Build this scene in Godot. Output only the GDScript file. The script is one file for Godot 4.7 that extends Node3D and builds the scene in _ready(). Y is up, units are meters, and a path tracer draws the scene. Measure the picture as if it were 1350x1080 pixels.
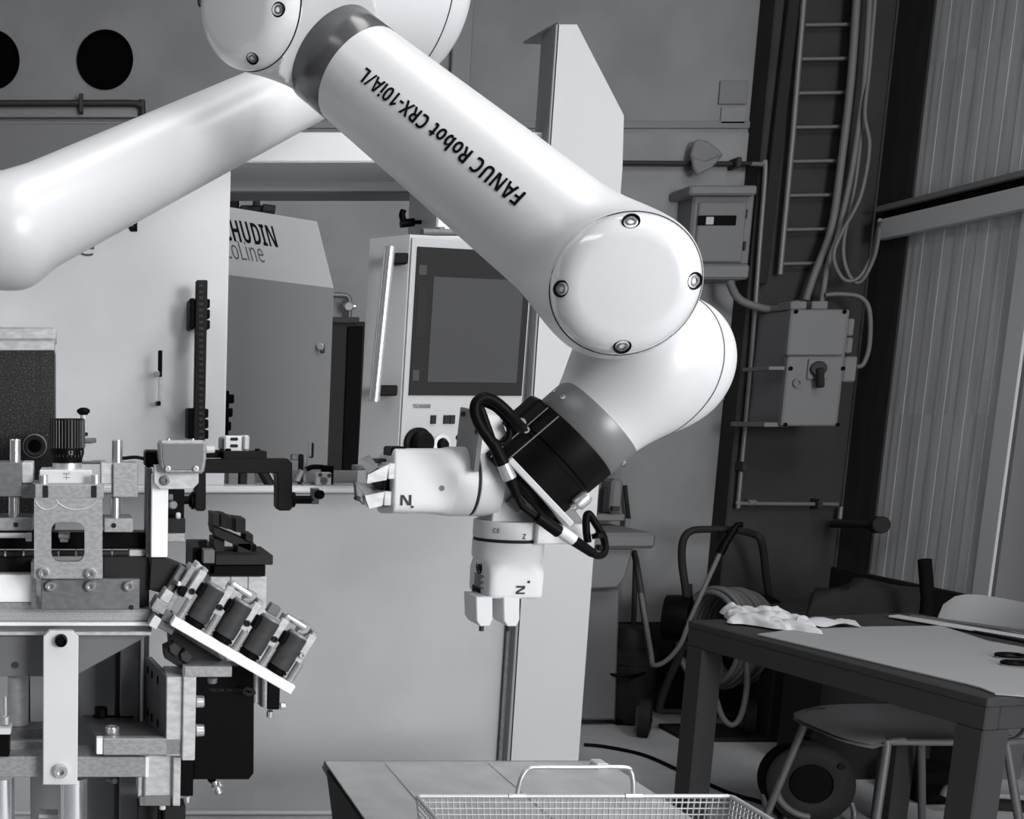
extends Node3D

# Camera model: the photograph is a crop whose lens axis lies at pixel (100, 792); focal length 1500 px; the camera looks along -Z, pitched down.
const FOCAL := 1500.0
const AXIS_X := 100.0
const AXIS_Y := 792.0
const EYE := 1.45
const PITCH := 0.16645
const WALL := 5.4          # depth of the back wall
var M := {}
var taken := {}


func _ready() -> void:
	# ---- camera
	var cam := Camera3D.new()
	cam.name = "camera"
	cam.position = Vector3(0, EYE, 0)
	cam.rotation.x = -PITCH
	cam.near = 0.05
	cam.far = 60.0
	cam.keep_aspect = Camera3D.KEEP_HEIGHT
	cam.projection = Camera3D.PROJECTION_FRUSTUM
	cam.size = 0.05 * 1080.0 / FOCAL
	cam.frustum_offset = Vector2((675.0 - AXIS_X) / FOCAL, (AXIS_Y - 540.0) / FOCAL) * 0.05
	cam.current = true
	add_child(cam, true)
	# ---- environment and exposure
	var env := Environment.new()
	env.background_mode = Environment.BG_COLOR
	env.background_color = Color(0.05, 0.05, 0.052)
	env.tonemap_mode = Environment.TONE_MAPPER_LINEAR
	env.tonemap_exposure = 1.15
	env.sdfgi_enabled = true
	env.ssao_enabled = true
	env.ssil_enabled = true
	var we := WorldEnvironment.new()
	we.name = "world_environment"
	we.environment = env
	add_child(we, true)
	# ---- lights: the unseen window behind the camera and the hall's ceiling lamps
	daylight_window()
	for i in 3:
		lamp("ceiling_lamp", ["long ceiling lamp over the left aisle, out of view", "long ceiling lamp over the middle of the hall, out of view", "long ceiling lamp over the work table side of the hall, out of view"][i], Vector3([-1.8, 0.9, 2.9][i], 4.45, -0.6), Vector3([-1.8, 0.9, 2.9][i], 0.0, -0.6), Vector2(0.7, 3.0), [0.6, 1.3, 2.2][i])
	materials()
	room()
	back_wall_items()
	right_corner()
	washing_corner()
	table_area()
	floor_items()
	far_machine()
	machine()
	console()
	robot()
	tools()
	station()
	carrier_group()
	tray_and_basket()


func daylight_window() -> void:                        # the wide window behind the camera on the right, in the front wall
	var c := Vector3(2.6, 2.1, 2.97)
	var g := grey("window_glow", 0.9, 0.6)
	g.emission_enabled = true
	g.emission = Color(1, 1, 1)
	g.emission_energy_multiplier = 1.5
	var b := MB.new()
	b.box(c + Vector3(0, 0, 0.01), Vector3(1.8, 1.8, 0.01), 0.0)
	var w := struct("window_1", b, g, "wide milky window in the wall behind the camera")
	for i in 4:
		b = MB.new()
		b.box(c + Vector3(-0.9 + 0.6 * i, 0, 0.0), Vector3(0.05, 1.9, 0.05), 0.004)
		put("window_frame", b, grey("lamp_housing", 0.5, 0.5), w)
	var l := AreaLight3D.new()
	l.name = "window_light"
	l.area_size = Vector2(1.8, 1.8)
	l.area_normalize_energy = false
	l.light_energy = 5.4
	l.area_range = 16.0
	l.area_attenuation = 2.0
	l.shadow_enabled = true
	l.position = c + Vector3(0, 0, -0.04)
	add_child(l, true)


func lamp(called: String, label: String, at: Vector3, to: Vector3, size: Vector2, energy: float) -> void:
	var t := thing(called, label, "lamp", at)
	var b := Basis.looking_at(to - at, Vector3(0, 0, -1) if absf((to - at).normalized().y) > 0.9 else Vector3.UP)
	var s := MB.new()
	s.box(at - b * Vector3(0, 0, -0.035), Vector3(size.x + 0.08, size.y + 0.08, 0.06), 0.01, b)
	put("housing", s, grey("lamp_housing", 0.5, 0.5), t)
	s = MB.new()
	s.box(at, Vector3(size.x, size.y, 0.008), 0.002, b)
	var g := grey("lamp_diffuser", 0.9, 0.6)
	g.emission_enabled = true
	g.emission = Color(1, 1, 1)
	g.emission_energy_multiplier = 2.0
	put("diffuser_panel", s, g, t)
	s = MB.new()
	s.cyl(at - b * Vector3(0, 0, -0.06), Vector3(at.x, 4.6, at.z), 0.012, 0.012, 10)
	put("hanger_rod", s, grey("lamp_housing", 0.5, 0.5), t)
	var l := AreaLight3D.new()
	l.name = called + "_light"
	l.area_size = size
	l.area_normalize_energy = false
	l.light_energy = energy
	l.area_range = 14.0
	l.area_attenuation = 2.0
	l.shadow_enabled = true
	l.position = at + b * Vector3(0, 0, -0.02)
	l.basis = b
	add_child(l, true)


# ------------------------------------------------------------------ placing
func P(px: float, py: float, d: float) -> Vector3:      # the point at that depth (metres along -Z) seen at the pixel
	var xc := (px - AXIS_X) / FOCAL
	var yc := (AXIS_Y - py) / FOCAL
	var t := d / (cos(PITCH) + yc * sin(PITCH))
	return Vector3(xc * t, EYE + (yc * cos(PITCH) - sin(PITCH)) * t, -d)


func G(px: float, py: float, y: float) -> Vector3:      # the point at that height seen at the pixel
	var xc := (px - AXIS_X) / FOCAL
	var yc := (AXIS_Y - py) / FOCAL
	var t := (y - EYE) / (yc * cos(PITCH) - sin(PITCH))
	return Vector3(xc * t, y, -t * (cos(PITCH) + yc * sin(PITCH)))


func W(px: float, py: float, x: float) -> Vector3:      # the point on the plane X = x seen at the pixel
	var xc := (px - AXIS_X) / FOCAL
	var yc := (AXIS_Y - py) / FOCAL
	var t := x / xc
	return Vector3(x, EYE + (yc * cos(PITCH) - sin(PITCH)) * t, -t * (cos(PITCH) + yc * sin(PITCH)))


func on_plane(px: float, py: float, at: Vector3, n: Vector3) -> Vector3:   # the point of a plane seen at the pixel
	var eye := Vector3(0, EYE, 0)
	var dir := P(px, py, 1.0) - eye
	return eye + dir * ((at - eye).dot(n) / dir.dot(n))


func U(d: float, py := 600.0) -> float:                 # metres per pixel at a depth
	return (P(101, py, d) - P(100, py, d)).x


# ------------------------------------------------------------------ scene tree
func numbered(parent: Node, called: String) -> String:
	var key := str(parent.get_instance_id()) + called
	var n: int = taken.get(key, 0)
	taken[key] = n + 1
	return called if n == 0 else "%s_%03d" % [called, n]


func thing(called: String, label: String, category: String, at: Vector3, group := "") -> Node3D:
	var o := Node3D.new()
	o.name = numbered(self, called)
	o.position = at
	add_child(o, true)
	tag(o, label, category, group)
	return o


func tag(o: Node, label: String, category: String, group := "") -> void:
	if label != "":
		o.set_meta("label", label)
	if category != "":
		o.set_meta("category", category)
	if group != "":
		o.set_meta("group", group)


func world_of(o: Node) -> Vector3:
	var p := Vector3.ZERO
	while o is Node3D and o != self:
		p += o.position
		o = o.get_parent()
	return p


func put(called: String, b: MB, m: Material, parent: Node = null, label := "") -> MeshInstance3D:
	if parent == null:
		parent = self
	var o := MeshInstance3D.new()
	o.name = numbered(parent, called)
	var c := b.centre()
	o.mesh = b.mesh(c)
	o.material_override = null
	(o.mesh as ArrayMesh).surface_set_material(0, m)
	parent.add_child(o, true)
	o.position = c - world_of(parent)
	if label != "":
		o.set_meta("label", label)
	return o


func struct(called: String, b: MB, m: Material, label := "", parent: Node = null) -> MeshInstance3D:
	var o := put(called, b, m, parent, label)
	if parent == null:
		o.set_meta("kind", "structure")
	return o


func single(called: String, b: MB, m: Material, label: String, category: String, group := "") -> MeshInstance3D:
	var o := put(called, b, m)
	tag(o, label, category, group)
	return o


func parts(t: Node3D, rows: Array) -> void:             # rows: name, x0, y0, x1, y1 (pixels of the front face), depth, thickness, chamfer, material
	for r: Array in rows:
		var b := MB.new()
		fbox(b, r[1], r[2], r[3], r[4], r[5], r[6], r[7])
		put(r[0], b, M[r[8]], t)


func fbox(b: MB, x0: float, y0: float, x1: float, y1: float, d: float, thick: float, bev := 0.001) -> void:
	var ym := (y0 + y1) / 2.0
	var xm := (x0 + x1) / 2.0
	var l := P(x0, ym, d).x
	var r := P(x1, ym, d).x
	var t := P(xm, y0, d).y
	var u := P(xm, y1, d).y
	b.box(Vector3((l + r) / 2, (t + u) / 2, -d - thick / 2), Vector3(r - l, t - u, thick), bev)


func fpoly(b: MB, pix: Array, d: float, thick: float, bev := 0.001) -> void:
	var pts := PackedVector2Array()
	for p: Vector2 in pix:
		var q := P(p.x, p.y, d)
		pts.append(Vector2(q.x, q.y))
	b.extrude(pts, Vector3(0, 0, -d), Vector3.RIGHT, Vector3.UP, Vector3(0, 0, -1), thick, bev)


func V(a: Array) -> Array:                              # flat list of numbers to points
	var out := []
	for i in range(0, a.size(), 2):
		out.append(Vector2(a[i], a[i + 1]))
	return out


func smooth_path(pts: Array, per := 8) -> Array:
	var out := []
	for i in pts.size() - 1:
		var p0: Vector3 = pts[maxi(i - 1, 0)]
		var p1: Vector3 = pts[i]
		var p2: Vector3 = pts[i + 1]
		var p3: Vector3 = pts[mini(i + 2, pts.size() - 1)]
		for k in per:
			out.append(p1.cubic_interpolate(p2, p0, p3, float(k) / per))
	out.append(pts[-1])
	return out


func wire(b: MB, pix: Array, r: float, seg := 10) -> void:   # pix: [x, y, depth] rows, smoothed
	var pts := []
	for p: Array in pix:
		pts.append(P(p[0], p[1], p[2]))
	b.tube(smooth_path(pts), r, seg)


func screw(t: Node, at: Vector3, n: Vector3, r: float, h: float, m: Material, called := "screw") -> void:
	var b := MB.new()
	b.lathe(at, n, [Vector2(0, h * 0.35), Vector2(r * 0.42, h * 0.35), Vector2(r * 0.48, h), Vector2(r * 0.86, h), Vector2(r, h * 0.8), Vector2(r, 0)], 18)
	put(called, b, m, t)


func write(b: MB, s: String, height: float, map: Callable, bold := true, width := 0.0, serif := false, depth := 0.0) -> void:
	var tm := TextMesh.new()
	var f := SystemFont.new()
	f.font_names = PackedStringArray(["Droid Serif" if serif else "Droid Sans"])
	f.font_weight = 700 if bold else 400
	tm.font = f
	tm.text = s
	tm.font_size = 64
	tm.pixel_size = 0.01
	tm.depth = 0.0
	tm.curve_step = 1.5
	tm.horizontal_alignment = HORIZONTAL_ALIGNMENT_LEFT
	tm.vertical_alignment = VERTICAL_ALIGNMENT_BOTTOM
	var a := tm.get_mesh_arrays()
	var vs: PackedVector3Array = a[Mesh.ARRAY_VERTEX]
	var ix: PackedInt32Array = a[Mesh.ARRAY_INDEX]
	var lo := Vector2(1e9, 1e9)
	var hi := -lo
	for p in vs:
		lo = lo.min(Vector2(p.x, p.y))
		hi = hi.max(Vector2(p.x, p.y))
	var k := height / (64 * 0.01 * 0.714)
	var kx := k if width == 0.0 else width / (hi.x - lo.x)
	var base: float = lo.y
	for i in range(0, ix.size(), 3):
		var q := []
		for j in 3:
			var p := vs[ix[i + j]]
			q.append(map.call((p.x - lo.x) * kx, (p.y - base) * k))
		b.tri(q[0][0], q[1][0], q[2][0], q[0][1], q[1][1], q[2][1])


func flat_map(o: Vector3, ux: Vector3, uy: Vector3) -> Callable:
	var n := ux.cross(uy).normalized()
	return func(x: float, y: float) -> Array: return [o + ux * x + uy * y + n * 0.0006, n]


# ------------------------------------------------------------------ signed distances
static func s_round_cyl(p: Vector3, c: Vector3, n: Vector3, h: float, r: float, e: float) -> float:
	var q := p - c
	var y := q.dot(n)
	var x := sqrt(maxf(q.length_squared() - y * y, 0.0))
	var dx := x - r + e
	var dy := absf(y) - h + e
	return minf(maxf(dx, dy), 0.0) + Vector2(maxf(dx, 0.0), maxf(dy, 0.0)).length() - e


static func s_cone(p: Vector3, a: Vector3, b: Vector3, ra: float, rb: float) -> float:
	var ab := b - a
	var t := clampf((p - a).dot(ab) / ab.length_squared(), 0.0, 1.0)
	return (p - a - ab * t).length() - lerpf(ra, rb, t)


static func s_min(a: float, b: float, k: float) -> float:
	var h := maxf(k - absf(a - b), 0.0) / k
	return minf(a, b) - h * h * k * 0.25


func sdf(b: MB, f: Callable, lo: Vector3, hi: Vector3, cell: float) -> void:
	var n := 4
	var big := cell * n
	var counts := Vector3i(((hi - lo) / big).ceil())
	var vals := {}
	var verts := {}
	var reach := big * 0.87 * 1.15
	var st := 4096
	for bz in counts.z:
		for by in counts.y:
			for bx in counts.x:
				if absf(f.call(lo + (Vector3(bx, by, bz) + Vector3(0.5, 0.5, 0.5)) * big)) > reach:
					continue
				for z in n + 1:
					for y in n + 1:
						for x in n + 1:
							var k := (bx * n + x) + st * ((by * n + y) + st * (bz * n + z))
							if not vals.has(k):
								vals[k] = f.call(lo + Vector3(bx * n + x, by * n + y, bz * n + z) * cell)
	var offs := [0, 1, st, st + 1, st * st, st * st + 1, st * st + st, st * st + st + 1]
	var pos := PackedVector3Array()
	var nor := PackedVector3Array()
	var e := cell * 0.15
	for k: int in vals:
		var ok := true
		var neg := 0
		for o: int in offs:
			if not vals.has(k + o):
				ok = false
				break
			if vals[k + o] < 0.0:
				neg += 1
		if not ok or neg == 0 or neg == 8:
			continue
		var base := Vector3(k % st, (k / st) % st, k / (st * st))
		var sum := Vector3.ZERO
		var cnt := 0
		for ed in EDGES:
			var va: float = vals[k + offs[ed.x]]
			var vb: float = vals[k + offs[ed.y]]
			if (va < 0.0) != (vb < 0.0):
				var ca := Vector3(ed.x & 1, (ed.x >> 1) & 1, ed.x >> 2)
				var cb := Vector3(ed.y & 1, (ed.y >> 1) & 1, ed.y >> 2)
				sum += ca.lerp(cb, va / (va - vb))
				cnt += 1
		var p := lo + (base + sum / cnt) * cell
		var g := grad(f, p, e)
		p -= g * clampf(f.call(p), -cell, cell)
		verts[k] = pos.size()
		pos.append(p)
		nor.append(grad(f, p, e))
	for k: int in verts:
		for ax in 3:
			var d1: int = [1, st, st * st][ax]
			var d2: int = [st, st * st, 1][ax]
			var d3: int = [st * st, 1, st][ax]
			# the grid edge from the corner k along d1 is shared by four cells
			if not vals.has(k) or not vals.has(k + d1):
				continue
			if (vals[k] < 0.0) == (vals[k + d1] < 0.0):
				continue
			if verts.has(k - d2) and verts.has(k - d3) and verts.has(k - d2 - d3):
				var a: int = verts[k]
				var c: int = verts[k - d2]
				var d: int = verts[k - d2 - d3]
				var g2: int = verts[k - d3]
				b.tri(pos[a], pos[c], pos[d], nor[a], nor[c], nor[d])
				b.tri(pos[a], pos[d], pos[g2], nor[a], nor[d], nor[g2])


const EDGES := [Vector2i(0, 1), Vector2i(2, 3), Vector2i(4, 5), Vector2i(6, 7), Vector2i(0, 2), Vector2i(1, 3), Vector2i(4, 6), Vector2i(5, 7), Vector2i(0, 4), Vector2i(1, 5), Vector2i(2, 6), Vector2i(3, 7)]


func grad(f: Callable, p: Vector3, e: float) -> Vector3:
	var a := Vector3(1, -1, -1)
	var b := Vector3(-1, -1, 1)
	var c := Vector3(-1, 1, -1)
	var d := Vector3(1, 1, 1)
	return (a * f.call(p + a * e) + b * f.call(p + b * e) + c * f.call(p + c * e) + d * f.call(p + d * e)).normalized()


func on_surface(f: Callable, p: Vector3) -> Vector3:
	for i in 6:
		p -= grad(f, p, 0.0006) * f.call(p)
	return p


func seam_ring(f: Callable, c: Vector3, n: Vector3, r: float, out := 0.0002) -> Array:   # the circle where the plane (c, n) cuts the surface f
	var u := n.cross(Vector3.UP).normalized()
	var v := n.cross(u)
	var pts := []
	for i in 97:
		var a := TAU * i / 96
		var dir := u * cos(a) + v * sin(a)
		var t := r * 1.6
		for k in 40:
			t -= f.call(c + dir * t) * 0.8
			if t < 0.0:
				break
		pts.append(c + dir * (t + out))
	return pts


# ------------------------------------------------------------------ mesh building
class MB:
	extends RefCounted
	var v := PackedVector3Array()
	var n := PackedVector3Array()

	func tri(a: Vector3, b: Vector3, c: Vector3, na: Vector3, nb: Vector3, nc: Vector3) -> void:
		if (b - a).cross(c - a).dot(na + nb + nc) > 0.0:
			v.append(a); v.append(c); v.append(b)
			n.append(na); n.append(nc); n.append(nb)
		else:
			v.append(a); v.append(b); v.append(c)
			n.append(na); n.append(nb); n.append(nc)

	func ftri(a: Vector3, b: Vector3, c: Vector3, toward: Vector3) -> void:
		var m := (b - a).cross(c - a)
		if m.length_squared() < 1e-20:
			return
		m = m.normalized()
		if m.dot(toward) < 0.0:
			m = -m
		tri(a, b, c, m, m, m)

	func quad(a: Vector3, b: Vector3, c: Vector3, d: Vector3, toward: Vector3) -> void:
		ftri(a, b, c, toward)
		ftri(a, c, d, toward)

	func centre() -> Vector3:
		if v.is_empty():
			return Vector3.ZERO
		var lo := v[0]
		var hi := v[0]
		for p in v:
			lo = lo.min(p)
			hi = hi.max(p)
		return (lo + hi) / 2

	func mesh(c: Vector3) -> ArrayMesh:
		var out := PackedVector3Array()
		out.resize(v.size())
		for i in v.size():
			out[i] = v[i] - c
		var a := []
		a.resize(Mesh.ARRAY_MAX)
		a[Mesh.ARRAY_VERTEX] = out
		a[Mesh.ARRAY_NORMAL] = n
		var m := ArrayMesh.new()
		m.add_surface_from_arrays(Mesh.PRIMITIVE_TRIANGLES, a)
		return m

	func box(c: Vector3, s: Vector3, bev := 0.001, b := Basis.IDENTITY) -> void:
		var h := s / 2
		var e := minf(bev, minf(h.x, minf(h.y, h.z)) * 0.9)
		for ax in 3:
			for sg: float in [-1.0, 1.0]:
				var a1 := (ax + 1) % 3
				var a2 := (ax + 2) % 3
				var q := []
				for k: Vector2 in [Vector2(-1, -1), Vector2(1, -1), Vector2(1, 1), Vector2(-1, 1)]:
					var p := Vector3.ZERO
					p[ax] = sg * h[ax]
					p[a1] = k.x * (h[a1] - e)
					p[a2] = k.y * (h[a2] - e)
					q.append(c + b * p)
				var nn := Vector3.ZERO
				nn[ax] = sg
				quad(q[0], q[1], q[2], q[3], b * nn)
		if e <= 0.0:
			return
		for ax in 3:                                    # edges along ax
			var a1 := (ax + 1) % 3
			var a2 := (ax + 2) % 3
			for s1: float in [-1.0, 1.0]:
				for s2: float in [-1.0, 1.0]:
					var q := []
					for k: Vector2 in [Vector2(-1, 0), Vector2(1, 0), Vector2(1, 1), Vector2(-1, 1)]:
						var p := Vector3.ZERO
						p[ax] = k.x * (h[ax] - e)
						p[a1] = s1 * (h[a1] - (e if k.y == 0.0 else 0.0))
						p[a2] = s2 * (h[a2] - (0.0 if k.y == 0.0 else e))
						q.append(c + b * p)
					var nn := Vector3.ZERO
					nn[a1] = s1
					nn[a2] = s2
					quad(q[0], q[1], q[2], q[3], b * nn)
		for s0: float in [-1.0, 1.0]:
			for s1: float in [-1.0, 1.0]:
				for s2: float in [-1.0, 1.0]:
					var sg := Vector3(s0, s1, s2)
					var k := h - Vector3(e, e, e)
					ftri(c + b * (sg * Vector3(h.x, k.y, k.z)), c + b * (sg * Vector3(k.x, h.y, k.z)), c + b * (sg * Vector3(k.x, k.y, h.z)), b * sg)

	func hexa(f: Array, k: Array) -> void:              # four front corners in order, four back corners
		var c := Vector3.ZERO
		for p: Vector3 in f + k:
			c += p / 8.0
		var faces := [[f[0], f[1], f[2], f[3]], [k[0], k[1], k[2], k[3]]]
		for i in 4:
			var j := (i + 1) % 4
			faces.append([f[i], f[j], k[j], k[i]])
		for q: Array in faces:
			var mid: Vector3 = (q[0] + q[1] + q[2] + q[3]) / 4.0
			quad(q[0], q[1], q[2], q[3], mid - c)

	func extrude(pts: PackedVector2Array, o: Vector3, ux: Vector3, uy: Vector3, uz: Vector3, depth: float, bev := 0.0) -> void:
		var np := pts.size()
		var area := 0.0
		for i in np:
			area += pts[i].cross(pts[(i + 1) % np])
		if area < 0.0:
			pts.reverse()
		var inner := PackedVector2Array()
		for i in np:
			var d0 := (pts[i] - pts[(i + np - 1) % np]).normalized()
			var d1 := (pts[(i + 1) % np] - pts[i]).normalized()
			var n0 := Vector2(-d0.y, d0.x)
			var n1 := Vector2(-d1.y, d1.x)
			var m := (n0 + n1)
			var k := m.length_squared()
			inner.append(pts[i] + (m * (2.0 / k) * bev if k > 0.2 else n0 * bev))
		var e := minf(bev, depth * 0.45)
		var ids := Geometry2D.triangulate_polygon(inner)
		var at := func(p: Vector2, z: float) -> Vector3: return o + ux * p.x + uy * p.y + uz * z
		for i in range(0, ids.size(), 3):
			ftri(at.call(inner[ids[i]], 0.0), at.call(inner[ids[i + 1]], 0.0), at.call(inner[ids[i + 2]], 0.0), -uz)
			ftri(at.call(inner[ids[i]], depth), at.call(inner[ids[i + 1]], depth), at.call(inner[ids[i + 2]], depth), uz)
		for i in np:
			var j := (i + 1) % np
			var d := (pts[j] - pts[i]).normalized()
			var nn: Vector3 = ux * d.y - uy * d.x
			quad(at.call(pts[i], e), at.call(pts[j], e), at.call(pts[j], depth - e), at.call(pts[i], depth - e), nn)
			if e > 0.0:
				quad(at.call(inner[i], 0.0), at.call(inner[j], 0.0), at.call(pts[j], e), at.call(pts[i], e), nn - uz)
				quad(at.call(inner[i], depth), at.call(inner[j], depth), at.call(pts[j], depth - e), at.call(pts[i], depth - e), nn + uz)

	func ring_plate(outer: Array, inner: Array, depth: Vector3) -> void:   # equal-length loops
		var np := outer.size()
		var c := Vector3.ZERO
		for p: Vector3 in outer:
			c += p / np
		for i in np:
			var j := (i + 1) % np
			quad(outer[i], outer[j], inner[j], inner[i], -depth)
			quad(outer[i] + depth, outer[j] + depth, inner[j] + depth, inner[i] + depth, depth)
			var mo: Vector3 = (outer[i] + outer[j]) / 2.0
			var mi: Vector3 = (inner[i] + inner[j]) / 2.0
			quad(outer[i], outer[j], outer[j] + depth, outer[i] + depth, mo - mi)
			quad(inner[i], inner[j], inner[j] + depth, inner[i] + depth, mi - mo)

	func lathe(o: Vector3, axis: Vector3, prof: Array, seg := 24, rx := 1.0) -> void:   # prof: (radius, height along the axis)
		axis = axis.normalized()
		var u := axis.cross(Vector3.UP if absf(axis.y) < 0.9 else Vector3.RIGHT).normalized()
		var w := axis.cross(u)
		var np := prof.size()
		var sn := []
		for i in np - 1:
			var d: Vector2 = (prof[i + 1] - prof[i])
			sn.append(Vector2(d.y, -d.x).normalized() if d.length() > 1e-9 else Vector2.ZERO)
		var area := 0.0                                 # outward side of the profile
		for i in np - 1:
			area += (prof[i] as Vector2).cross(prof[i + 1])
		area += (Vector2(0, prof[np - 1].y) if prof[np - 1].x > 0 else prof[np - 1] as Vector2).cross(Vector2(0, prof[0].y))
		var ends: float = (prof[np - 1] as Vector2).cross(Vector2(0, prof[np - 1].y)) + Vector2(0, prof[np - 1].y).cross(Vector2(0, prof[0].y)) + Vector2(0, prof[0].y).cross(prof[0])
		var tot := 0.0
		for i in np - 1:
			tot += (prof[i] as Vector2).cross(prof[i + 1])
		tot += ends
		var flip := -1.0 if tot < 0.0 else 1.0
		for i in np - 1:
			var na: Vector2 = sn[i]
			var nb: Vector2 = sn[i]
			if i > 0 and (sn[i - 1] as Vector2).dot(sn[i]) > 0.76:
				na = (sn[i - 1] + sn[i]).normalized()
			if i < np - 2 and (sn[i + 1] as Vector2).dot(sn[i]) > 0.76:
				nb = (sn[i + 1] + sn[i]).normalized()
			na *= flip
			nb *= flip
			var pa: Vector2 = prof[i]
			var pb: Vector2 = prof[i + 1]
			for k in seg:
				var c0 := u * cos(TAU * k / seg) * rx + w * sin(TAU * k / seg)
				var c1 := u * cos(TAU * (k + 1) / seg) * rx + w * sin(TAU * (k + 1) / seg)
				var a := o + c0 * pa.x + axis * pa.y
				var b := o + c1 * pa.x + axis * pa.y
				var c := o + c1 * pb.x + axis * pb.y
				var d := o + c0 * pb.x + axis * pb.y
				if pa.x > 1e-7:
					tri(a, b, c, c0 * na.x + axis * na.y, c1 * na.x + axis * na.y, c1 * nb.x + axis * nb.y)
				if pb.x > 1e-7:
					tri(a, c, d, c0 * na.x + axis * na.y, c1 * nb.x + axis * nb.y, c0 * nb.x + axis * nb.y)

	func cyl(a: Vector3, b: Vector3, ra: float, rb: float, seg := 20, bev := 0.0) -> void:
		var h := a.distance_to(b)
		var e := minf(bev, minf(h * 0.4, minf(ra, rb) * 0.4))
		if e > 0.0:
			lathe(a, b - a, [Vector2(0, 0), Vector2(ra - e, 0), Vector2(ra, e), Vector2(rb, h - e), Vector2(rb - e, h), Vector2(0, h)], seg)
		else:
			lathe(a, b - a, [Vector2(0, 0), Vector2(ra, 0), Vector2(rb, h), Vector2(0, h)], seg)

	func tube(pts: Array, r: float, seg := 10, closed := false) -> void:
		var np := pts.size()
		if np < 2:
			return
		var t0: Vector3 = (pts[1] - pts[0]).normalized()
		var u := t0.cross(Vector3.UP if absf(t0.y) < 0.9 else Vector3.RIGHT).normalized()
		var rows := []
		var nrs := []
		for i in np:
			var t: Vector3
			if closed:
				t = (pts[(i + 1) % np] - pts[(i + np - 1) % np]).normalized()
			else:
				t = (pts[mini(i + 1, np - 1)] - pts[maxi(i - 1, 0)]).normalized()
			u = (u - t * u.dot(t)).normalized()
			var w := t.cross(u)
			var row := PackedVector3Array()
			var nr := PackedVector3Array()
			for k in seg:
				var d := u * cos(TAU * k / seg) + w * sin(TAU * k / seg)
				row.append(pts[i] + d * r)
				nr.append(d)
			rows.append(row)
			nrs.append(nr)
		for i in (np if closed else np - 1):
			var j := (i + 1) % np
			for k in seg:
				var l := (k + 1) % seg
				tri(rows[i][k], rows[i][l], rows[j][l], nrs[i][k], nrs[i][l], nrs[j][l])
				tri(rows[i][k], rows[j][l], rows[j][k], nrs[i][k], nrs[j][l], nrs[j][k])
		if not closed:
			for k in seg:
				var l := (k + 1) % seg
				ftri(pts[0], rows[0][k], rows[0][l], -t0)
				ftri(pts[-1], rows[np - 1][k], rows[np - 1][l], (pts[-1] - pts[-2]))

	func loft(secs: Array, ux: Vector3, uy: Vector3, seg := 40) -> void:   # secs: [centre, half width, half height, exponent]; smooth, capped
		var rows := []
		for s: Array in secs:
			var row := PackedVector3Array()
			for k in seg:
				var a := TAU * (k + 0.5) / seg
				var ex: float = 2.0 / s[3]
				var c := cos(a)
				var sn := sin(a)
				row.append(s[0] + ux * s[1] * signf(c) * pow(absf(c), ex) + uy * s[2] * signf(sn) * pow(absf(sn), ex))
			rows.append(row)
		sheet(rows, true, secs[0][0])
		for e in [0, rows.size() - 1]:
			var c: Vector3 = secs[e][0]
			var away: Vector3 = c - secs[1 if e == 0 else rows.size() - 2][0]
			for k in seg:
				ftri(c, rows[e][k], rows[e][(k + 1) % seg], away)

	func sheet(rows: Array, wrap: bool, inside: Variant = null, up := Vector3.UP) -> void:   # smooth grid; normals away from the row centres (or towards up)
		var nr := rows.size()
		var nc: int = rows[0].size()
		var nn := []
		for i in nr:
			var mid := Vector3.ZERO
			for p: Vector3 in rows[i]:
				mid += p / nc
			var r := PackedVector3Array()
			for k in nc:
				var k0 := (k + nc - 1) % nc if wrap else maxi(k - 1, 0)
				var k1 := (k + 1) % nc if wrap else mini(k + 1, nc - 1)
				var m: Vector3 = (rows[i][k1] - rows[i][k0]).cross(rows[mini(i + 1, nr - 1)][k] - rows[maxi(i - 1, 0)][k]).normalized()
				var to: Vector3 = rows[i][k] - mid if inside != null else up
				r.append(m if m.dot(to) >= 0.0 else -m)
			nn.append(r)
		for i in nr - 1:
			for k in (nc if wrap else nc - 1):
				var l := (k + 1) % nc
				tri(rows[i][k], rows[i][l], rows[i + 1][l], nn[i][k], nn[i][l], nn[i + 1][l])
				tri(rows[i][k], rows[i + 1][l], rows[i + 1][k], nn[i][k], nn[i + 1][l], nn[i + 1][k])


# ------------------------------------------------------------------ materials
func grey(called: String, v: float, rough := 0.6, metal := 0.0) -> StandardMaterial3D:
	var m := StandardMaterial3D.new()
	m.resource_name = called
	m.albedo_color = Color(v * 0.995, v, minf(v * 1.012, 1.0))
	m.roughness = rough
	m.metallic = metal
	if v < 0.3 and metal < 0.5:
		m.metallic_specular = 0.18
	M[called] = m
	return m


func noise_image(size: int, freq: float, seed_: int, lo: float, hi: float, octaves := 4, sx := 1.0, sy := 1.0) -> ImageTexture:
	var fn := FastNoiseLite.new()
	fn.seed = seed_
	fn.noise_type = FastNoiseLite.TYPE_SIMPLEX
	fn.frequency = freq
	fn.fractal_octaves = octaves
	var src := fn.get_seamless_image(size, size)
	var im := Image.create_empty(size, size, false, Image.FORMAT_RGB8)
	for y in size:
		for x in size:
			var g := src.get_pixel(int(x * sx) % size, int(y * sy) % size).r
			g = maxf(lerpf(lo, hi, clampf((g - 0.5) * 1.6 + 0.5, 0.0, 1.0)), 0.14)
			im.set_pixel(x, y, Color(g, g, g))
	return ImageTexture.create_from_image(im)


func textured(m: StandardMaterial3D, t: Texture2D, scale: Vector3) -> StandardMaterial3D:
	m.albedo_texture = t
	m.uv1_triplanar = true
	m.uv1_world_triplanar = true
	m.uv1_scale = scale
	return m


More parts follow.
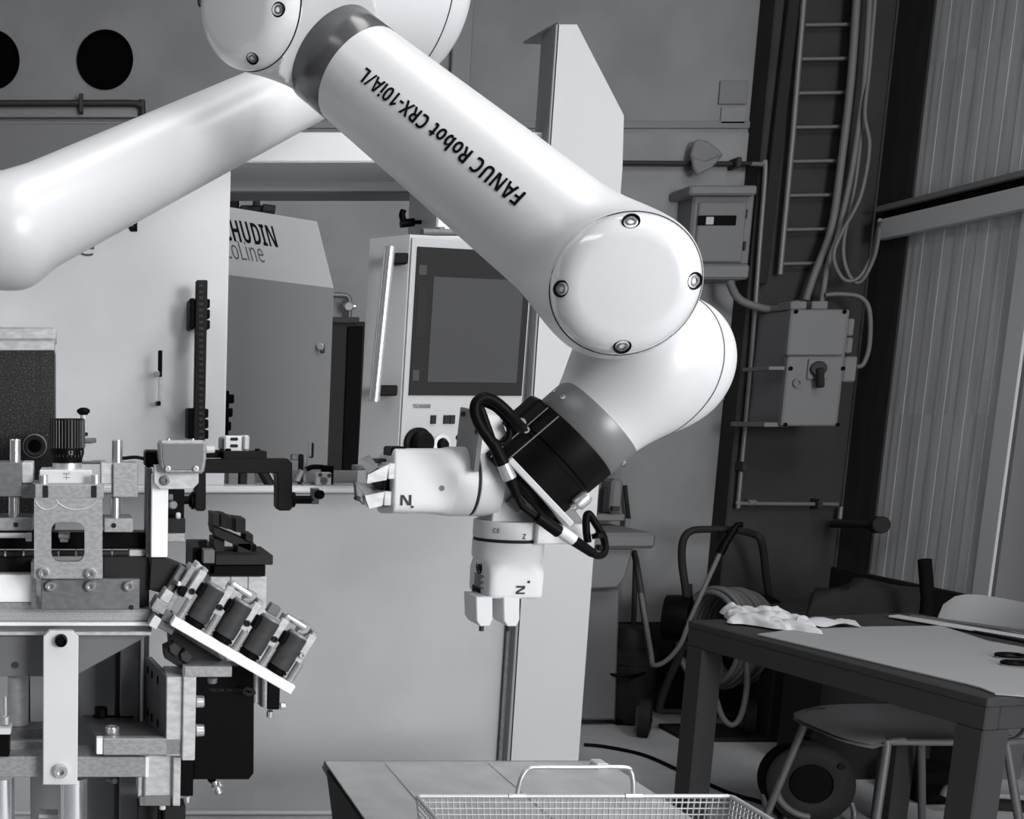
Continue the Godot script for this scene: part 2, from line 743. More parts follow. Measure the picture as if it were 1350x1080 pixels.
func materials() -> void:
	var soft := noise_image(256, 0.012, 3, 0.93, 1.0)
	var streak := noise_image(256, 0.05, 7, 0.90, 1.0, 3, 1.0, 0.0625)
	var scratch := noise_image(256, 0.05, 11, 0.90, 1.0, 4, 0.5)
	var grit := noise_image(256, 0.22, 5, 0.78, 1.0, 3)
	var stone := noise_image(256, 0.13, 9, -1.3, 1.0, 4)
	# setting
	textured(grey("wall_paint", 0.53, 0.85), soft, Vector3(0.5, 0.5, 0.5))
	textured(grey("wall_paint_low", 0.56, 0.85), soft, Vector3(0.6, 0.6, 0.6))
	textured(grey("pillar_paint", 0.24, 0.8), soft, Vector3(0.9, 0.9, 0.9))
	textured(grey("side_panel", 0.76, 0.75), streak, Vector3(1.4, 1.4, 1.4))
	textured(grey("side_panel_shade", 0.22, 0.8), streak, Vector3(1.4, 1.4, 1.4))  # wall panel tone with the corner shade put into the colour
	textured(grey("concrete", 0.74, 0.7), soft, Vector3(0.8, 0.8, 0.8))
	textured(grey("ceiling_paint", 0.55, 0.9), soft, Vector3(0.3, 0.3, 0.3))
	textured(grey("dark_base", 0.17, 0.8), scratch, Vector3(1.5, 1.5, 1.5))
	# general
	grey("black", 0.045, 0.45)
	grey("black_matt", 0.06, 0.8)
	grey("void", 0.015, 1.0)
	grey("charcoal", 0.17, 0.5)
	grey("rib_dark", 0.24, 0.4).metallic_specular = 0.5
	grey("dark", 0.25, 0.55)
	grey("mid", 0.42, 0.55)
	grey("pale", 0.45, 0.55)
	grey("cabinet", 0.46, 0.5)
	grey("white_plastic", 0.78, 0.4)
	grey("dull_plastic", 0.44, 0.5)
	grey("pipe", 0.24, 0.45, 0.3)
	grey("pipe_pale", 0.45, 0.45, 0.3)
	grey("cable", 0.40, 0.6)
	grey("hose", 0.40, 0.6)
	grey("cloth", 0.80, 0.95)
	grey("paper", 0.72, 0.9)
	grey("sheet", 0.62, 0.85)
	grey("table_paint", 0.25, 0.6)
	grey("seat_plastic", 0.62, 0.6)
	# machine
	textured(grey("machine_white", 0.86, 0.45), noise_image(128, 0.02, 21, 0.96, 1.0), Vector3(1.1, 1.1, 1.1))
	textured(grey("machine_panel", 0.62, 0.5), noise_image(128, 0.02, 23, 0.97, 1.0), Vector3(1.3, 1.3, 1.3))
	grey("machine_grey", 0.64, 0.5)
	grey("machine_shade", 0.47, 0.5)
	grey("screen_glass", 0.17, 0.2)
	grey("screen_area", 0.27, 0.3)
	grey("cabinet_grey", 0.70, 0.5)
	grey("console_face", 0.66, 0.45)
	grey("ink", 0.06, 0.6)
	grey("ink_grey", 0.30, 0.6)
	grey("guard_white", 0.65, 0.45)
	grey("mesh_wire", 0.72, 0.45, 0.3)
	# metals
	textured(grey("aluminium", 0.65, 0.5, 0.45), scratch, Vector3(14, 14, 14))
	textured(grey("aluminium_pale", 0.80, 0.5, 0.2), scratch, Vector3(7, 7, 7))
	textured(grey("aluminium_dark", 0.46, 0.5, 0.4), scratch, Vector3(9, 9, 9))
	textured(grey("cast_iron", 0.74, 0.7, 0.3), grit, Vector3(9, 9, 9))
	textured(grey("sheet_metal", 0.66, 0.5, 0.1), soft, Vector3(3, 3, 3))
	grey("chrome", 0.90, 0.2, 0.85)
	grey("steel", 0.80, 0.3, 0.7)
	grey("white_bar", 0.97, 0.5)
	textured(grey("granite", 0.36, 0.45), stone, Vector3(9, 9, 9))
	textured(grey("roller_grey", 0.29, 0.5, 0.2), scratch, Vector3(8, 8, 8))
	grey("anodised", 0.11, 0.5, 0.2)
	grey("fixture_dark", 0.20, 0.55, 0.2)
	# robot
	var w := grey("robot_white", 0.82, 0.38)
	w.clearcoat_enabled = true
	w.clearcoat = 0.25
	w.clearcoat_roughness = 0.3
	var g := grey("robot_cover", 0.87, 0.16)
	g.clearcoat_enabled = true
	g.clearcoat = 0.8
	g.clearcoat_roughness = 0.06
	grey("robot_band", 0.30, 0.22)
	grey("robot_flange", 0.46, 0.4, 0.2)
	grey("gripper_white", 0.83, 0.45)


# ------------------------------------------------------------------ the hall
const RIGHT_X := 3.555


func room() -> void:
	var b := MB.new()
	b.box(Vector3(0.9, -0.1, -1.2), Vector3(10.8, 0.2, 8.8), 0.0)
	struct("floor", b, M.concrete, "grey concrete hall floor")
	b = MB.new()
	b.box(Vector3(0.9, 4.7, -1.2), Vector3(10.8, 0.2, 8.8), 0.0)
	struct("ceiling", b, M.ceiling_paint)
	b = MB.new()
	b.box(Vector3(0.9, 2.3, -WALL - 0.1), Vector3(10.8, 4.8, 0.2), 0.0)
	struct("wall_back", b, M.wall_paint, "grey painted back wall of the hall")
	# the right wall has a doorway to a side room beyond the pale post
	b = MB.new()
	var post := W(1331, 600, RIGHT_X).z
	b.box(Vector3(RIGHT_X + 0.1, 2.3, (post - 5.5) / 2), Vector3(0.2, 4.8, post + 5.5), 0.0)
	b.box(Vector3(RIGHT_X + 0.1, 3.4, (post - 3.0) / 2), Vector3(0.2, 2.4, -3.0 - post), 0.0)
	b.box(Vector3(RIGHT_X + 0.1, 2.3, 0.05), Vector3(0.2, 4.8, 6.1), 0.0)
	struct("wall_right", b, M.side_panel, "grey panelled wall on the right")
	b = MB.new()
	b.box(Vector3(6.2, 2.3, -1.2), Vector3(0.2, 4.8, 8.8), 0.0)
	struct("wall_side", b, M.wall_paint)
	b = MB.new()
	b.box(Vector3(-4.4, 2.3, -1.2), Vector3(0.2, 4.8, 8.8), 0.0)
	struct("wall_left", b, M.wall_paint)
	b = MB.new()
	b.box(Vector3(0.9, 2.3, 3.1), Vector3(10.8, 4.8, 0.2), 0.0)
	struct("wall_front", b, M.wall_paint)
	var t := thing("low_cabinet", "black low cabinet seen through the doorway at the right edge", "cabinet", Vector3(4.75, 0, -5.15))
	b = MB.new()
	b.box(Vector3(4.75, 0.42, -5.15), Vector3(0.9, 0.8, 0.4), 0.006)
	put("body", b, M.black_matt, t)
	b = MB.new()
	b.box(Vector3(4.75, 0.835, -5.15), Vector3(0.94, 0.03, 0.44), 0.006)
	put("lid", b, M.charcoal, t)
	# dark pillar that carries the cable ladder
	var xl := P(992, 200, WALL - 0.12).x
	b = MB.new()
	b.box(Vector3((xl + RIGHT_X) / 2 + 0.02, 2.3, -WALL + 0.05), Vector3(RIGHT_X - xl - 0.04, 4.6, 0.14), 0.006)
	struct("trim_1", b, M.pillar_paint, "dark painted pillar in the corner of the hall")
	# dado line of the back wall and the paler field under it
	b = MB.new()
	var y0 := P(700, 165, WALL).y
	b.box(Vector3(0.9, y0, -WALL + 0.005), Vector3(4.6, 0.03, 0.01), 0.002)
	struct("trim_2", b, M.cabinet, "thin ledge along the back wall")
	b = MB.new()
	b.box(Vector3(0.9, (y0 + 1.5) / 2 - 0.02, -WALL + 0.004), Vector3(4.6, y0 - 1.53, 0.008), 0.0)
	struct("trim_3", b, M.wall_paint_low, "paler painted field of the back wall")
	# wall edge behind the elbow of the robot
	b = MB.new()
	fbox(b, 596, -40, 622, 180, WALL - 0.03, 0.03, 0.004)
	struct("trim_4", b, M.cabinet, "dark upright strip on the back wall")
	# skirting
	b = MB.new()
	b.box(Vector3(1.2, 0.22, -WALL + 0.01), Vector3(3.6, 0.44, 0.02), 0.004)
	struct("baseboard_back", b, M.dark_base)
	# right wall: painted corner shade, ribs, dark base, door frame
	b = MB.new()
	b.box(Vector3(RIGHT_X - 0.005, 2.55, -5.15), Vector3(0.01, 3.9, 0.22), 0.003)  # dark strip stands in for the shade beside the pillar
	struct("trim_5", b, M.side_panel_shade, "corner shade painted as a dark strip on the right wall")
	var z := -4.98
	var k := 0
	while z < post - 0.1:
		b = MB.new()
		b.box(Vector3(RIGHT_X - 0.0008, 2.55, z), Vector3(0.0016, 3.9, 0.05), 0.0007)
		struct("trim_%d" % (6 + k), b, M.side_panel)
		z += 0.115
		k += 1
	b = MB.new()
	b.box(Vector3(RIGHT_X - 0.01, 0.36, (post - 5.3) / 2), Vector3(0.02, 0.73, post + 5.26), 0.004)
	struct("baseboard_right", b, M.dark_base, "dark scuffed base of the right wall")
	b = MB.new()
	b.box(Vector3(RIGHT_X - 0.004, 1.1, post - 0.04), Vector3(0.012, 2.2, 0.085), 0.003)
	var fr := struct("door_1", b, M.white_plastic, "pale door post in the right wall")
	b = MB.new()
	b.box(Vector3(RIGHT_X + 0.1, 1.1, post + 0.012), Vector3(0.2, 2.2, 0.02), 0.003)
	put("door_jamb", b, M.dull_plastic, fr)


func back_wall_items() -> void:
	for i in 2:
		var c := P([138.5, -11.0][i], 79.5, WALL)
		var r: float = 37.0 * U(WALL, 79)
		var b := MB.new()
		b.lathe(c, Vector3(0, 0, 1), [Vector2(r * 0.9, -0.001), Vector2(r * 0.93, 0.012), Vector2(r, 0.014), Vector2(r, 0.0)], 40)
		b.lathe(c, Vector3(0, 0, 1), [Vector2(0, 0.002), Vector2(r * 0.93, 0.002), Vector2(r * 0.93, 0.0)], 40)
		single("vent_opening", b, M.void, ["round black vent opening in the back wall, whole in view", "round black vent opening on the back wall, cut by the picture edge"][i], "vent")
	# pipe with elbow over the left machine
	var p := thing("wall_pipe", "dark pipe with an elbow and clamp running under the round vent openings", "pipe", P(0, 134, WALL))
	var m := MB.new()
	wire(m, [[-60, 136, WALL - 0.05], [100, 136, WALL - 0.05], [172, 136, WALL - 0.05], [184, 139, WALL - 0.05], [188, 150, WALL - 0.05], [188, 330, WALL - 0.05]], 0.014, 12)
	put("pipe_run", m, M.pipe, p)
	m = MB.new()
	fbox(m, 104, 123, 110, 148, WALL - 0.07, 0.07, 0.003)
	put("clamp", m, M.pipe, p)
	m = MB.new()
	fbox(m, -60, 140, 182, 155, WALL - 0.03, 0.03, 0.003)
	single("cable_trunking", m, M.pipe_pale, "flat grey cable trunking on the wall just below the dark pipe", "trunking")
	m = MB.new()
	fbox(m, -60, 163, 300, 262, WALL - 0.02, 0.02, 0.003)
	single("wall_board", m, M.dull_plastic, "wide grey board on the back wall under the cable trunking", "board")
	# pipe on the right half of the wall: along, down and along again
	p = thing("compressed_air_pipe", "thin dark pipe that runs along the back wall, then down beside the ladder tray", "pipe", P(820, 215, WALL))
	m = MB.new()
	wire(m, [[700, 215, WALL - 0.04], [820, 215, WALL - 0.04], [965, 216, WALL - 0.04], [992, 216, WALL - 0.04]], 0.011, 10)
	put("pipe_run", m, M.pipe, p)
	m = MB.new()
	wire(m, [[990, 216, WALL - 0.15], [1004, 217, WALL - 0.15], [1009, 222, WALL - 0.15], [1001, 330, WALL - 0.15], [990, 480, WALL - 0.15], [974, 655, WALL - 0.15], [975, 662, WALL - 0.15], [982, 664, WALL - 0.15], [1104, 665, WALL - 0.15]], 0.010, 10)
	put("pipe_run", m, M.pipe_pale, p)
	for q: Array in [[969, 216, 0.0], [1076, 664, 0.1], [977, 615, 0.1]]:
		m = MB.new()
		m.box(P(q[0], q[1], WALL - 0.05 - q[2]), Vector3(0.022, 0.045, 0.07), 0.004)
		put("clamp", m, M.pipe, p)
	m = MB.new()
	m.cyl(P(985, 663, WALL - 0.15), P(996, 663, WALL - 0.15), 0.016, 0.016, 12, 0.003)
	put("coupling", m, M.pipe_pale, p)
	# wash-down pipe end with flange
	p = thing("flanged_pipe_stub", "short dark pipe stub with a round flange sticking out beside the pillar", "pipe", P(1106, 691, WALL - 0.2))
	m = MB.new()
	m.cyl(P(1098, 691, 5.24), P(1156, 692, 4.88), 0.018, 0.018, 14)
	put("pipe_run", m, M.pipe, p)
	m = MB.new()
	m.cyl(P(1154, 692, 4.89), P(1163, 692, 4.84), 0.037, 0.037, 18, 0.004)
	put("flange", m, M.charcoal, p)
	m = MB.new()
	m.cyl(P(1107, 684, WALL - 0.16), P(1109, 668, WALL - 0.16), 0.011, 0.009, 12)
	put("valve", m, M.pipe_pale, p)
	# paper sheet hung over the pipe
	m = MB.new()
	fpoly(m, V([916, 186, 922, 183, 934, 186, 950, 198, 954, 204, 946, 213, 914, 214, 911, 204]), WALL - 0.075, 0.02, 0.006)
	fpoly(m, V([912, 206, 930, 212, 953, 203, 946, 214, 938, 222, 920, 231, 915, 222]), WALL - 0.10, 0.02, 0.006)
	single("hung_cloth", m, M.pale, "pale folded cloth hung over the thin pipe above the meter box", "cloth")
	# faded notice plates
	m = MB.new()
	fbox(m, 949, 106, 986, 137, WALL - 0.012, 0.012, 0.002)
	single("wall_plate", m, M.cabinet, "faded grey plate high on the back wall beside the pillar", "plate")
	m = MB.new()
	fbox(m, 951, 141, 983, 163, WALL - 0.01, 0.01, 0.002)
	single("wall_plate", m, M.wall_paint_low, "pale plate just under the faded grey plate on the back wall", "plate")
	# meter box
	var t := thing("meter_box", "grey meter box with a dark window strip on the back wall", "meter box", P(955, 370, WALL))
	parts(t, [
		["body", 911, 255, 992, 350, WALL - 0.14, 0.14, 0.01, "dull_plastic"],
		["hood", 910, 244, 999, 257, WALL - 0.19, 0.19, 0.008, "cabinet"],
		["base_tray", 913, 348, 989, 368, WALL - 0.19, 0.19, 0.01, "cabinet"],
		["door", 919, 266, 982, 346, WALL - 0.152, 0.014, 0.006, "dull_plastic"],
		["window_strip", 921, 284, 971, 297, WALL - 0.158, 0.008, 0.002, "black"],
		["label", 931, 286, 941, 296, WALL - 0.160, 0.003, 0.0005, "paper"],
		["hinge", 983, 276, 986, 288, WALL - 0.152, 0.02, 0.002, "dark"],
		["hinge", 981, 318, 984, 330, WALL - 0.152, 0.02, 0.002, "dark"],
	])
	# electric cabinet far behind the recess
	t = thing("control_cabinet", "tall dark cabinet standing against the far wall behind the second machine", "cabinet", P(450, 620, WALL - 0.25))
	parts(t, [
		["body", 425, 424, 472, 900, WALL - 0.25, 0.24, 0.006, "charcoal"],
		["door_frame", 450, 430, 470, 880, WALL - 0.262, 0.012, 0.004, "black_matt"],
		["lid", 424, 418, 474, 426, WALL - 0.27, 0.26, 0.004, "dark"],
	])
	t = thing("valve_pipe", "short bent pipe with a shiny valve above the tall dark cabinet", "pipe", P(440, 390, WALL - 0.06))
	m = MB.new()
	wire(m, [[400, 389, WALL - 0.06], [448, 389, WALL - 0.06], [458, 391, WALL - 0.06], [461, 398, WALL - 0.06], [460, 422, WALL - 0.06]], 0.012, 10)
	put("pipe_run", m, M.pipe_pale, t)
	m = MB.new()
	m.cyl(P(452, 404, WALL - 0.09), P(469, 404, WALL - 0.09), 0.013, 0.013, 14, 0.003)
	m.cyl(P(460, 404, WALL - 0.12), P(460, 404, WALL - 0.06), 0.02, 0.02, 14, 0.003)
	put("valve", m, M.steel, t)


func right_corner() -> void:
	# cable ladder: two rails and rungs on the pillar
	var d := WALL - 0.16
	var t := thing("cable_ladder", "dark upright cable ladder with eight rungs on the pillar", "cable ladder", P(1060, 365, d))
	var b := MB.new()
	var ends := [P(1061, -30, d), P(1028, 365, d), P(1130, -30, d), P(1078, 372, d)]
	b.tube([P(1062, -30, d), P(1045, 180, d), P(1028, 362, d)], 0.012, 8)
	put("rail", b, M.pipe_pale, t)
	b = MB.new()
	b.tube([P(1130, -30, d), P(1114, 180, d), P(1094, 345, d)], 0.012, 8)
	put("rail", b, M.pipe, t)
	b = MB.new()
	b.box(P(1034, 180, d - 0.0) + Vector3(-0.02, 0, -0.02), Vector3(0.05, 1.25, 0.03), 0.004, Basis(Vector3(0, 0, 1), -0.02))
	put("side_channel", b, M.charcoal, t)
	for i in 8:
		var y := 33.0 + 45.0 * i
		b = MB.new()
		b.tube([P(1061 - 4.4 * i, y, d), P(1126 - 5.0 * i - 0.5 * i * i * 0.3, y - 1, d)], 0.008, 8)
		put("rung", b, M.pipe_pale, t)
	# bundle of cables down the pillar
	var runs := [
		[[1131, -30, 5.2], [1122, 100, 5.2], [1110, 205, 5.2], [1096, 300, 5.2], [1074, 360, 5.2], [1062, 396, 5.2]],
		[[1148, -30, 5.18], [1140, 100, 5.18], [1134, 150, 5.18], [1122, 230, 5.18], [1104, 310, 5.18], [1092, 345, 5.18], [1083, 398, 5.18]],
		[[1156, -30, 5.17], [1146, 90, 5.17], [1140, 150, 5.15], [1146, 195, 5.13], [1134, 260, 5.12], [1108, 310, 5.12], [1099, 340, 5.12], [1112, 368, 5.12], [1132, 366, 5.1], [1150, 335, 5.08], [1158, 300, 5.05], [1160, 290, 5.0]],
		[[1152, -30, 5.19], [1142, 110, 5.19], [1128, 240, 5.17], [1112, 320, 5.15], [1118, 360, 5.13], [1134, 372, 5.1], [1152, 340, 5.06], [1160, 300, 5.02]],
	]
	for i in runs.size():
		b = MB.new()
		wire(b, runs[i], [0.016, 0.012, 0.008, 0.008][i], 8)
		single("hanging_cable", b, M.cable, ["thickest pale cable curving from the ladder to the switch box", "second pale cable running straight into the top of the switch box", "outer thin cable hanging in a loop to the wall tray", "inner thin cable looping beside the ladder to the wall tray"][i], "cable")
	b = MB.new()
	wire(b, [[962, 372, 5.24], [972, 392, 5.2], [990, 402, 5.18], [1020, 408, 5.18], [1052, 400, 5.18]], 0.017, 8)
	single("hanging_cable", b, M.cable, "pale cable sagging from the meter box to the switch box", "cable")
	b = MB.new()
	wire(b, [[1088, 389, 5.16], [1110, 388, 5.14], [1134, 392, 5.12], [1146, 410, 5.1], [1146, 455, 5.1], [1138, 480, 5.1], [1128, 484, 5.1]], 0.010, 8)
	single("hanging_cable", b, M.cable, "thin cable bowing round the right side of the switch box", "cable")
	# switch box
	var f := 4.95
	t = thing("switch_box", "grey switch box with a rotary switch on the dark pillar", "switch box", P(1070, 560, 5.25))
	parts(t, [
		["body", 1041, 408, 1113, 562, f + 0.03, 0.27, 0.006, "cabinet"],
		["lower_cover", 1035, 470, 1108, 562, f, 0.035, 0.006, "pale"],
		["upper_cover", 1041, 408, 1116, 469, f, 0.035, 0.006, "pale"],
		["side_socket", 1113, 470, 1130, 504, f + 0.04, 0.1, 0.006, "pale"],
		["side_gland", 1118, 420, 1127, 443, f + 0.05, 0.1, 0.006, "pale"],
		["side_gland", 1116, 445, 1125, 466, f + 0.05, 0.1, 0.006, "pale"],
		["cable_gland", 1043, 397, 1064, 408, f + 0.06, 0.1, 0.004, "pale"],
		["cable_gland", 1071, 397, 1092, 408, f + 0.06, 0.1, 0.004, "pale"],
		["switch_plate", 1066, 473, 1093, 500, f - 0.012, 0.012, 0.003, "cabinet"],
		["side_rib", 1014, 483, 1036, 488, f + 0.02, 0.2, 0.002, "pale"],
		["back_flange", 1008, 557, 1040, 563, f + 0.03, 0.26, 0.002, "pale"],
	])
	b = MB.new()
	b.cyl(P(1079, 486, f - 0.012), P(1079, 486, f - 0.04), 0.032, 0.028, 20, 0.004)
	put("switch_base", b, M.dark, t)
	b = MB.new()
	b.box(P(1081, 498, f - 0.04), Vector3(0.026, 0.085, 0.03), 0.006, Basis(Vector3(0, 0, 1), 0.15))
	put("switch_handle", b, M.charcoal, t)
	b = MB.new()
	b.lathe(P(1050, 505, f), Vector3(0, 0, 1), [Vector2(0, 0.006), Vector2(0.009, 0.006), Vector2(0.010, 0.012), Vector2(0.019, 0.012), Vector2(0.02, 0)], 20)
	put("lock", b, M.dull_plastic, t)
	for q: Array in [[1049, 411], [1113, 411], [1042, 486], [1111, 486], [1035, 560], [1104, 560]]:
		screw(t, P(q[0], q[1], f), Vector3(0, 0, 1), 0.009, 0.005, M.black)
	# cable tray along the right wall
	t = thing("wall_tray", "pale trunking with a dark slot running along the right wall", "trunking", Vector3(RIGHT_X - 0.1, 2.3, -4.5))
	for r: Array in [["trunk_front", 1162, 317, 1162, 291, "paper", 0.05], ["slot_back", 1162, 291, 1162, 280, "black_matt", 0.02], ["trunk_lip", 1162, 280, 1162, 273, "pale", 0.05]]:
		var lo := W(r[1], r[2], RIGHT_X - 0.03)
		var hi := W(r[3], r[4], RIGHT_X - 0.03)
		b = MB.new()
		b.box(Vector3(RIGHT_X - float(r[6]) / 2 - 0.01, (lo.y + hi.y) / 2, (lo.z - 3.4) / 2), Vector3(r[6], absf(hi.y - lo.y), absf(lo.z + 3.4)), 0.003)
		put(r[0], b, M[r[5]], t)


func washing_corner() -> void:
	# wash basin
	var t := thing("wash_basin", "pale wash basin on a pedestal against the back wall", "wash basin", Vector3(2.42, 0, -5.25))
	var b := MB.new()
	fbox(b, 700, 703, 866, 724, 4.95, 0.42, 0.015)
	put("rim", b, M.pale, t)
	b = MB.new()
	fpoly(b, V([705, 722, 836, 722, 826, 760, 815, 776, 720, 780, 705, 760]), 5.0, 0.34, 0.01)
	put("bowl", b, M.pale, t)
	b = MB.new()
	fpoly(b, V([735, 778, 818, 778, 812, 950, 735, 950]), 5.1, 0.2, 0.01)
	put("pedestal", b, M.dull_plastic, t)
	b = MB.new()
	wire(b, [[836, 728, 5.15], [842, 760, 5.05], [852, 830, 4.98], [860, 880, 4.95]], 0.014, 8)
	put("leg", b, M.pipe, t)
	b = MB.new()
	wire(b, [[838, 735, 5.2], [836, 800, 5.25], [834, 850, 5.25]], 0.012, 8)
	put("leg", b, M.pipe, t)
	t = thing("wall_shelf", "small grey shelf with bottles on the wall above the wash basin", "shelf", P(805, 690, WALL))
	parts(t, [
		["shelf_board", 770, 678, 824, 687, WALL - 0.14, 0.13, 0.004, "pale"],
		["shelf_back", 770, 606, 818, 680, WALL - 0.03, 0.03, 0.004, "wall_paint"],
		["upper_board", 770, 608, 826, 616, WALL - 0.12, 0.12, 0.004, "cabinet"],
	])
	t = thing("soap_dispenser", "pale soap dispenser on the shelf over the wash basin", "dispenser", P(812, 678, WALL - 0.12))
	parts(t, [
		["body", 806, 632, 821, 678, WALL - 0.14, 0.1, 0.012, "pale"],
		["spout", 808, 668, 817, 674, WALL - 0.17, 0.03, 0.003, "dark"],
	])
	b = MB.new()
	fbox(b, 797, 643, 804, 678, WALL - 0.1, 0.06, 0.01)
	single("small_bottle", b, M.dark, "small dark bottle left of the soap dispenser", "bottle")
	t = thing("hand_brush", "thin dark brush hanging right of the soap dispenser", "brush", P(826, 690, WALL - 0.03))
	b = MB.new()
	wire(b, [[824, 640, WALL - 0.03], [826, 660, WALL - 0.04], [829, 684, WALL - 0.03]], 0.010, 8)
	put("bristle_head", b, M.charcoal, t)
	b = MB.new()
	fbox(b, 824, 684, 831, 700, WALL - 0.05, 0.05, 0.004)
	put("holder", b, M.pale, t)
	# industrial vacuum cleaner
	var c := Vector3(P(828, 900, 5.2).x, 0.0, -5.22)
	t = thing("vacuum_cleaner", "black drum vacuum cleaner on the floor beside the wash basin", "vacuum cleaner", c)
	var r := 0.125
	b = MB.new()
	b.lathe(c, Vector3.UP, [Vector2(0, 0.01), Vector2(r * 0.92, 0.01), Vector2(r * 0.98, 0.06), Vector2(r, 0.22), Vector2(r, 0.30), Vector2(0, 0.30)], 28)
	put("drum", b, M.charcoal, t)
	b = MB.new()
	b.lathe(c, Vector3.UP, [Vector2(0, 0.29), Vector2(r * 1.06, 0.29), Vector2(r * 1.08, 0.33), Vector2(r * 0.95, 0.35), Vector2(r * 0.82, 0.36), Vector2(r * 0.78, 0.42), Vector2(r * 0.6, 0.45), Vector2(0, 0.455)], 28)
	put("motor_head", b, M.charcoal, t)
	b = MB.new()
	wire(b, [[797, 858, 5.2], [790, 872, 5.17], [797, 886, 5.12], [830, 892, 5.08], [858, 884, 5.12]], 0.008, 8)
	put("carry_handle", b, M.black, t)
	for i in 4:
		b = MB.new()
		var a := TAU * (i + 0.4) / 4
		b.cyl(c + Vector3(cos(a) * r * 0.85, 0.02, sin(a) * r * 0.85) - Vector3(0.012, 0, 0), c + Vector3(cos(a) * r * 0.85, 0.02, sin(a) * r * 0.85) + Vector3(0.012, 0, 0), 0.02, 0.02, 12)
		put("caster", b, M.black, t)
	# hose reel trolley
	var d := 4.98
	t = thing("hose_trolley", "black tubular trolley carrying the coiled hose, parked by the back wall", "trolley", G(900, 985, 0.0))
	b = MB.new()
	wire(b, [[908, 870, d + 0.1], [905, 790, d], [899, 740, d], [901, 712, d], [912, 700, d], [935, 698, d], [965, 699, d], [992, 704, d + 0.1], [1004, 715, d + 0.1], [1010, 760, d + 0.15], [1016, 800, d + 0.15]], 0.016, 10)
	put("handle_bar", b, M.charcoal, t)
	b = MB.new()
	wire(b, [[907, 770, d + 0.02], [908, 830, d], [893, 870, d], [874, 915, d], [868, 940, d]], 0.017, 10)
	wire(b, [[1016, 800, d + 0.15], [1010, 880, d + 0.15], [1000, 950, d + 0.15]], 0.015, 10)
	wire(b, [[868, 938, d], [930, 940, d + 0.04], [1000, 950, d + 0.15]], 0.012, 10)
	put("frame", b, M.charcoal, t)
	for i in 2:
		var w := P([848.0, 985.0][i], [935.0, 945.0][i], d)
		w.y = 0.0852
		b = MB.new()
		b.lathe(w - Vector3(0.03, 0, -0.02), Vector3(1, 0, 0.5), [Vector2(0, 0), Vector2(0.05, 0), Vector2(0.055, 0.006), Vector2(0.083, 0.0), Vector2(0.085, 0.012), Vector2(0.085, 0.045), Vector2(0.05, 0.055), Vector2(0, 0.055)], 28)
		var wh := put("wheel", b, M.charcoal, t)
		b = MB.new()
		b.cyl(w - Vector3(0.034, 0, -0.018), w - Vector3(0.028, 0, -0.02), 0.05, 0.05, 20)
		put("hub", b, M.dull_plastic, wh)
	b = MB.new()
	b.lathe(P(893, 815, d + 0.02), Vector3(0.8, 0, 0.6), [Vector2(0, -0.05), Vector2(0.10, -0.05), Vector2(0.105, 0), Vector2(0.10, 0.05), Vector2(0.03, 0.06), Vector2(0, 0.06)], 24)
	put("pump_housing", b, M.black, t)
	b = MB.new()
	b.box(G(958, 966, 0.01), Vector3(0.50, 0.02, 0.24), 0.004)
	single("floor_mat", b, M.charcoal, "dark flat mat on the floor under the coiled hose", "mat")
	b = MB.new()
	for i in 9:
		var ph := i * 0.7
		var off := 0.026 * (i - 4)
		var ctr := P(958, 840, 5.0) + Vector3(off, 0.01 * sin(ph * 2.0), off * -0.4)
		var pts := []
		for k in 40:
			var a := TAU * k / 40
			pts.append(ctr + Vector3(0.06 * cos(a), 0.21 * sin(a), 0.14 * cos(a)) * (1.0 + 0.04 * sin(ph)))
		b.tube(pts, 0.0125, 8, true)
	var coil := put("coiled_hose", b, M.hose)
	tag(coil, "thick pale hose wound in many turns on the trolley", "hose")
	b = MB.new()
	wire(b, [[948, 850, 4.85], [947, 885, 4.84], [938, 915, 4.84], [925, 928, 4.85]], 0.0125, 8)
	wire(b, [[982, 850, 4.85], [985, 900, 4.83], [978, 940, 4.8], [966, 956, 4.8], [952, 945, 4.82], [942, 915, 4.85]], 0.0125, 8)
	put("loose_turn", b, M.hose, coil)
	t = thing("spray_lance", "pale spray lance with a dark grip leaning on the trolley handle", "spray lance", P(875, 876, d - 0.08))
	b = MB.new()
	b.tube([P(951, 725, d - 0.06), P(908, 820, d - 0.08)], 0.010, 8)
	wire(b, [[908, 820, d - 0.08], [898, 848, d - 0.1], [880, 870, d - 0.1], [862, 877, d - 0.08], [858, 860, d - 0.04], [848, 800, d], [842, 765, d + 0.1]], 0.011, 8)
	put("lance_tube", b, M.cable, t)
	b = MB.new()
	b.tube([P(949, 730, d - 0.06), P(956, 716, d - 0.06)], 0.019, 10)
	b.tube([P(956, 716, d - 0.06), P(969, 696, d - 0.06)], 0.017, 10)
	b.tube([P(962, 704, d - 0.06), P(972, 692, d - 0.06), P(978, 692, d - 0.06)], 0.013, 10)
	b.tube([P(956, 700, d - 0.06), P(944, 712, d - 0.05)], 0.006, 8)
	put("grip", b, M.black, t)
	# arched black hose end behind the coil
	b = MB.new()
	wire(b, [[963, 812, 5.1], [972, 798, 5.1], [990, 791, 5.1], [1010, 793, 5.1], [1026, 803, 5.1], [1034, 818, 5.1], [1038, 850, 5.1]], 0.03, 10)
	single("arched_duct", b, M.black_matt, "black arched duct rising behind the coiled hose", "duct")
	# dark box under the table
	t = thing("storage_box", "dark low storage box standing behind the table against the wall", "box", G(1140, 950, 0.0))
	b = MB.new()
	b.box(Vector3(3.28, 0.28, -5.03), Vector3(0.46, 0.56, 0.36), 0.006)
	put("body", b, M.charcoal, t)
	b = MB.new()
	b.box(Vector3(3.28, 0.57, -5.03), Vector3(0.48, 0.03, 0.38), 0.006)
	put("lid", b, M.dark, t)


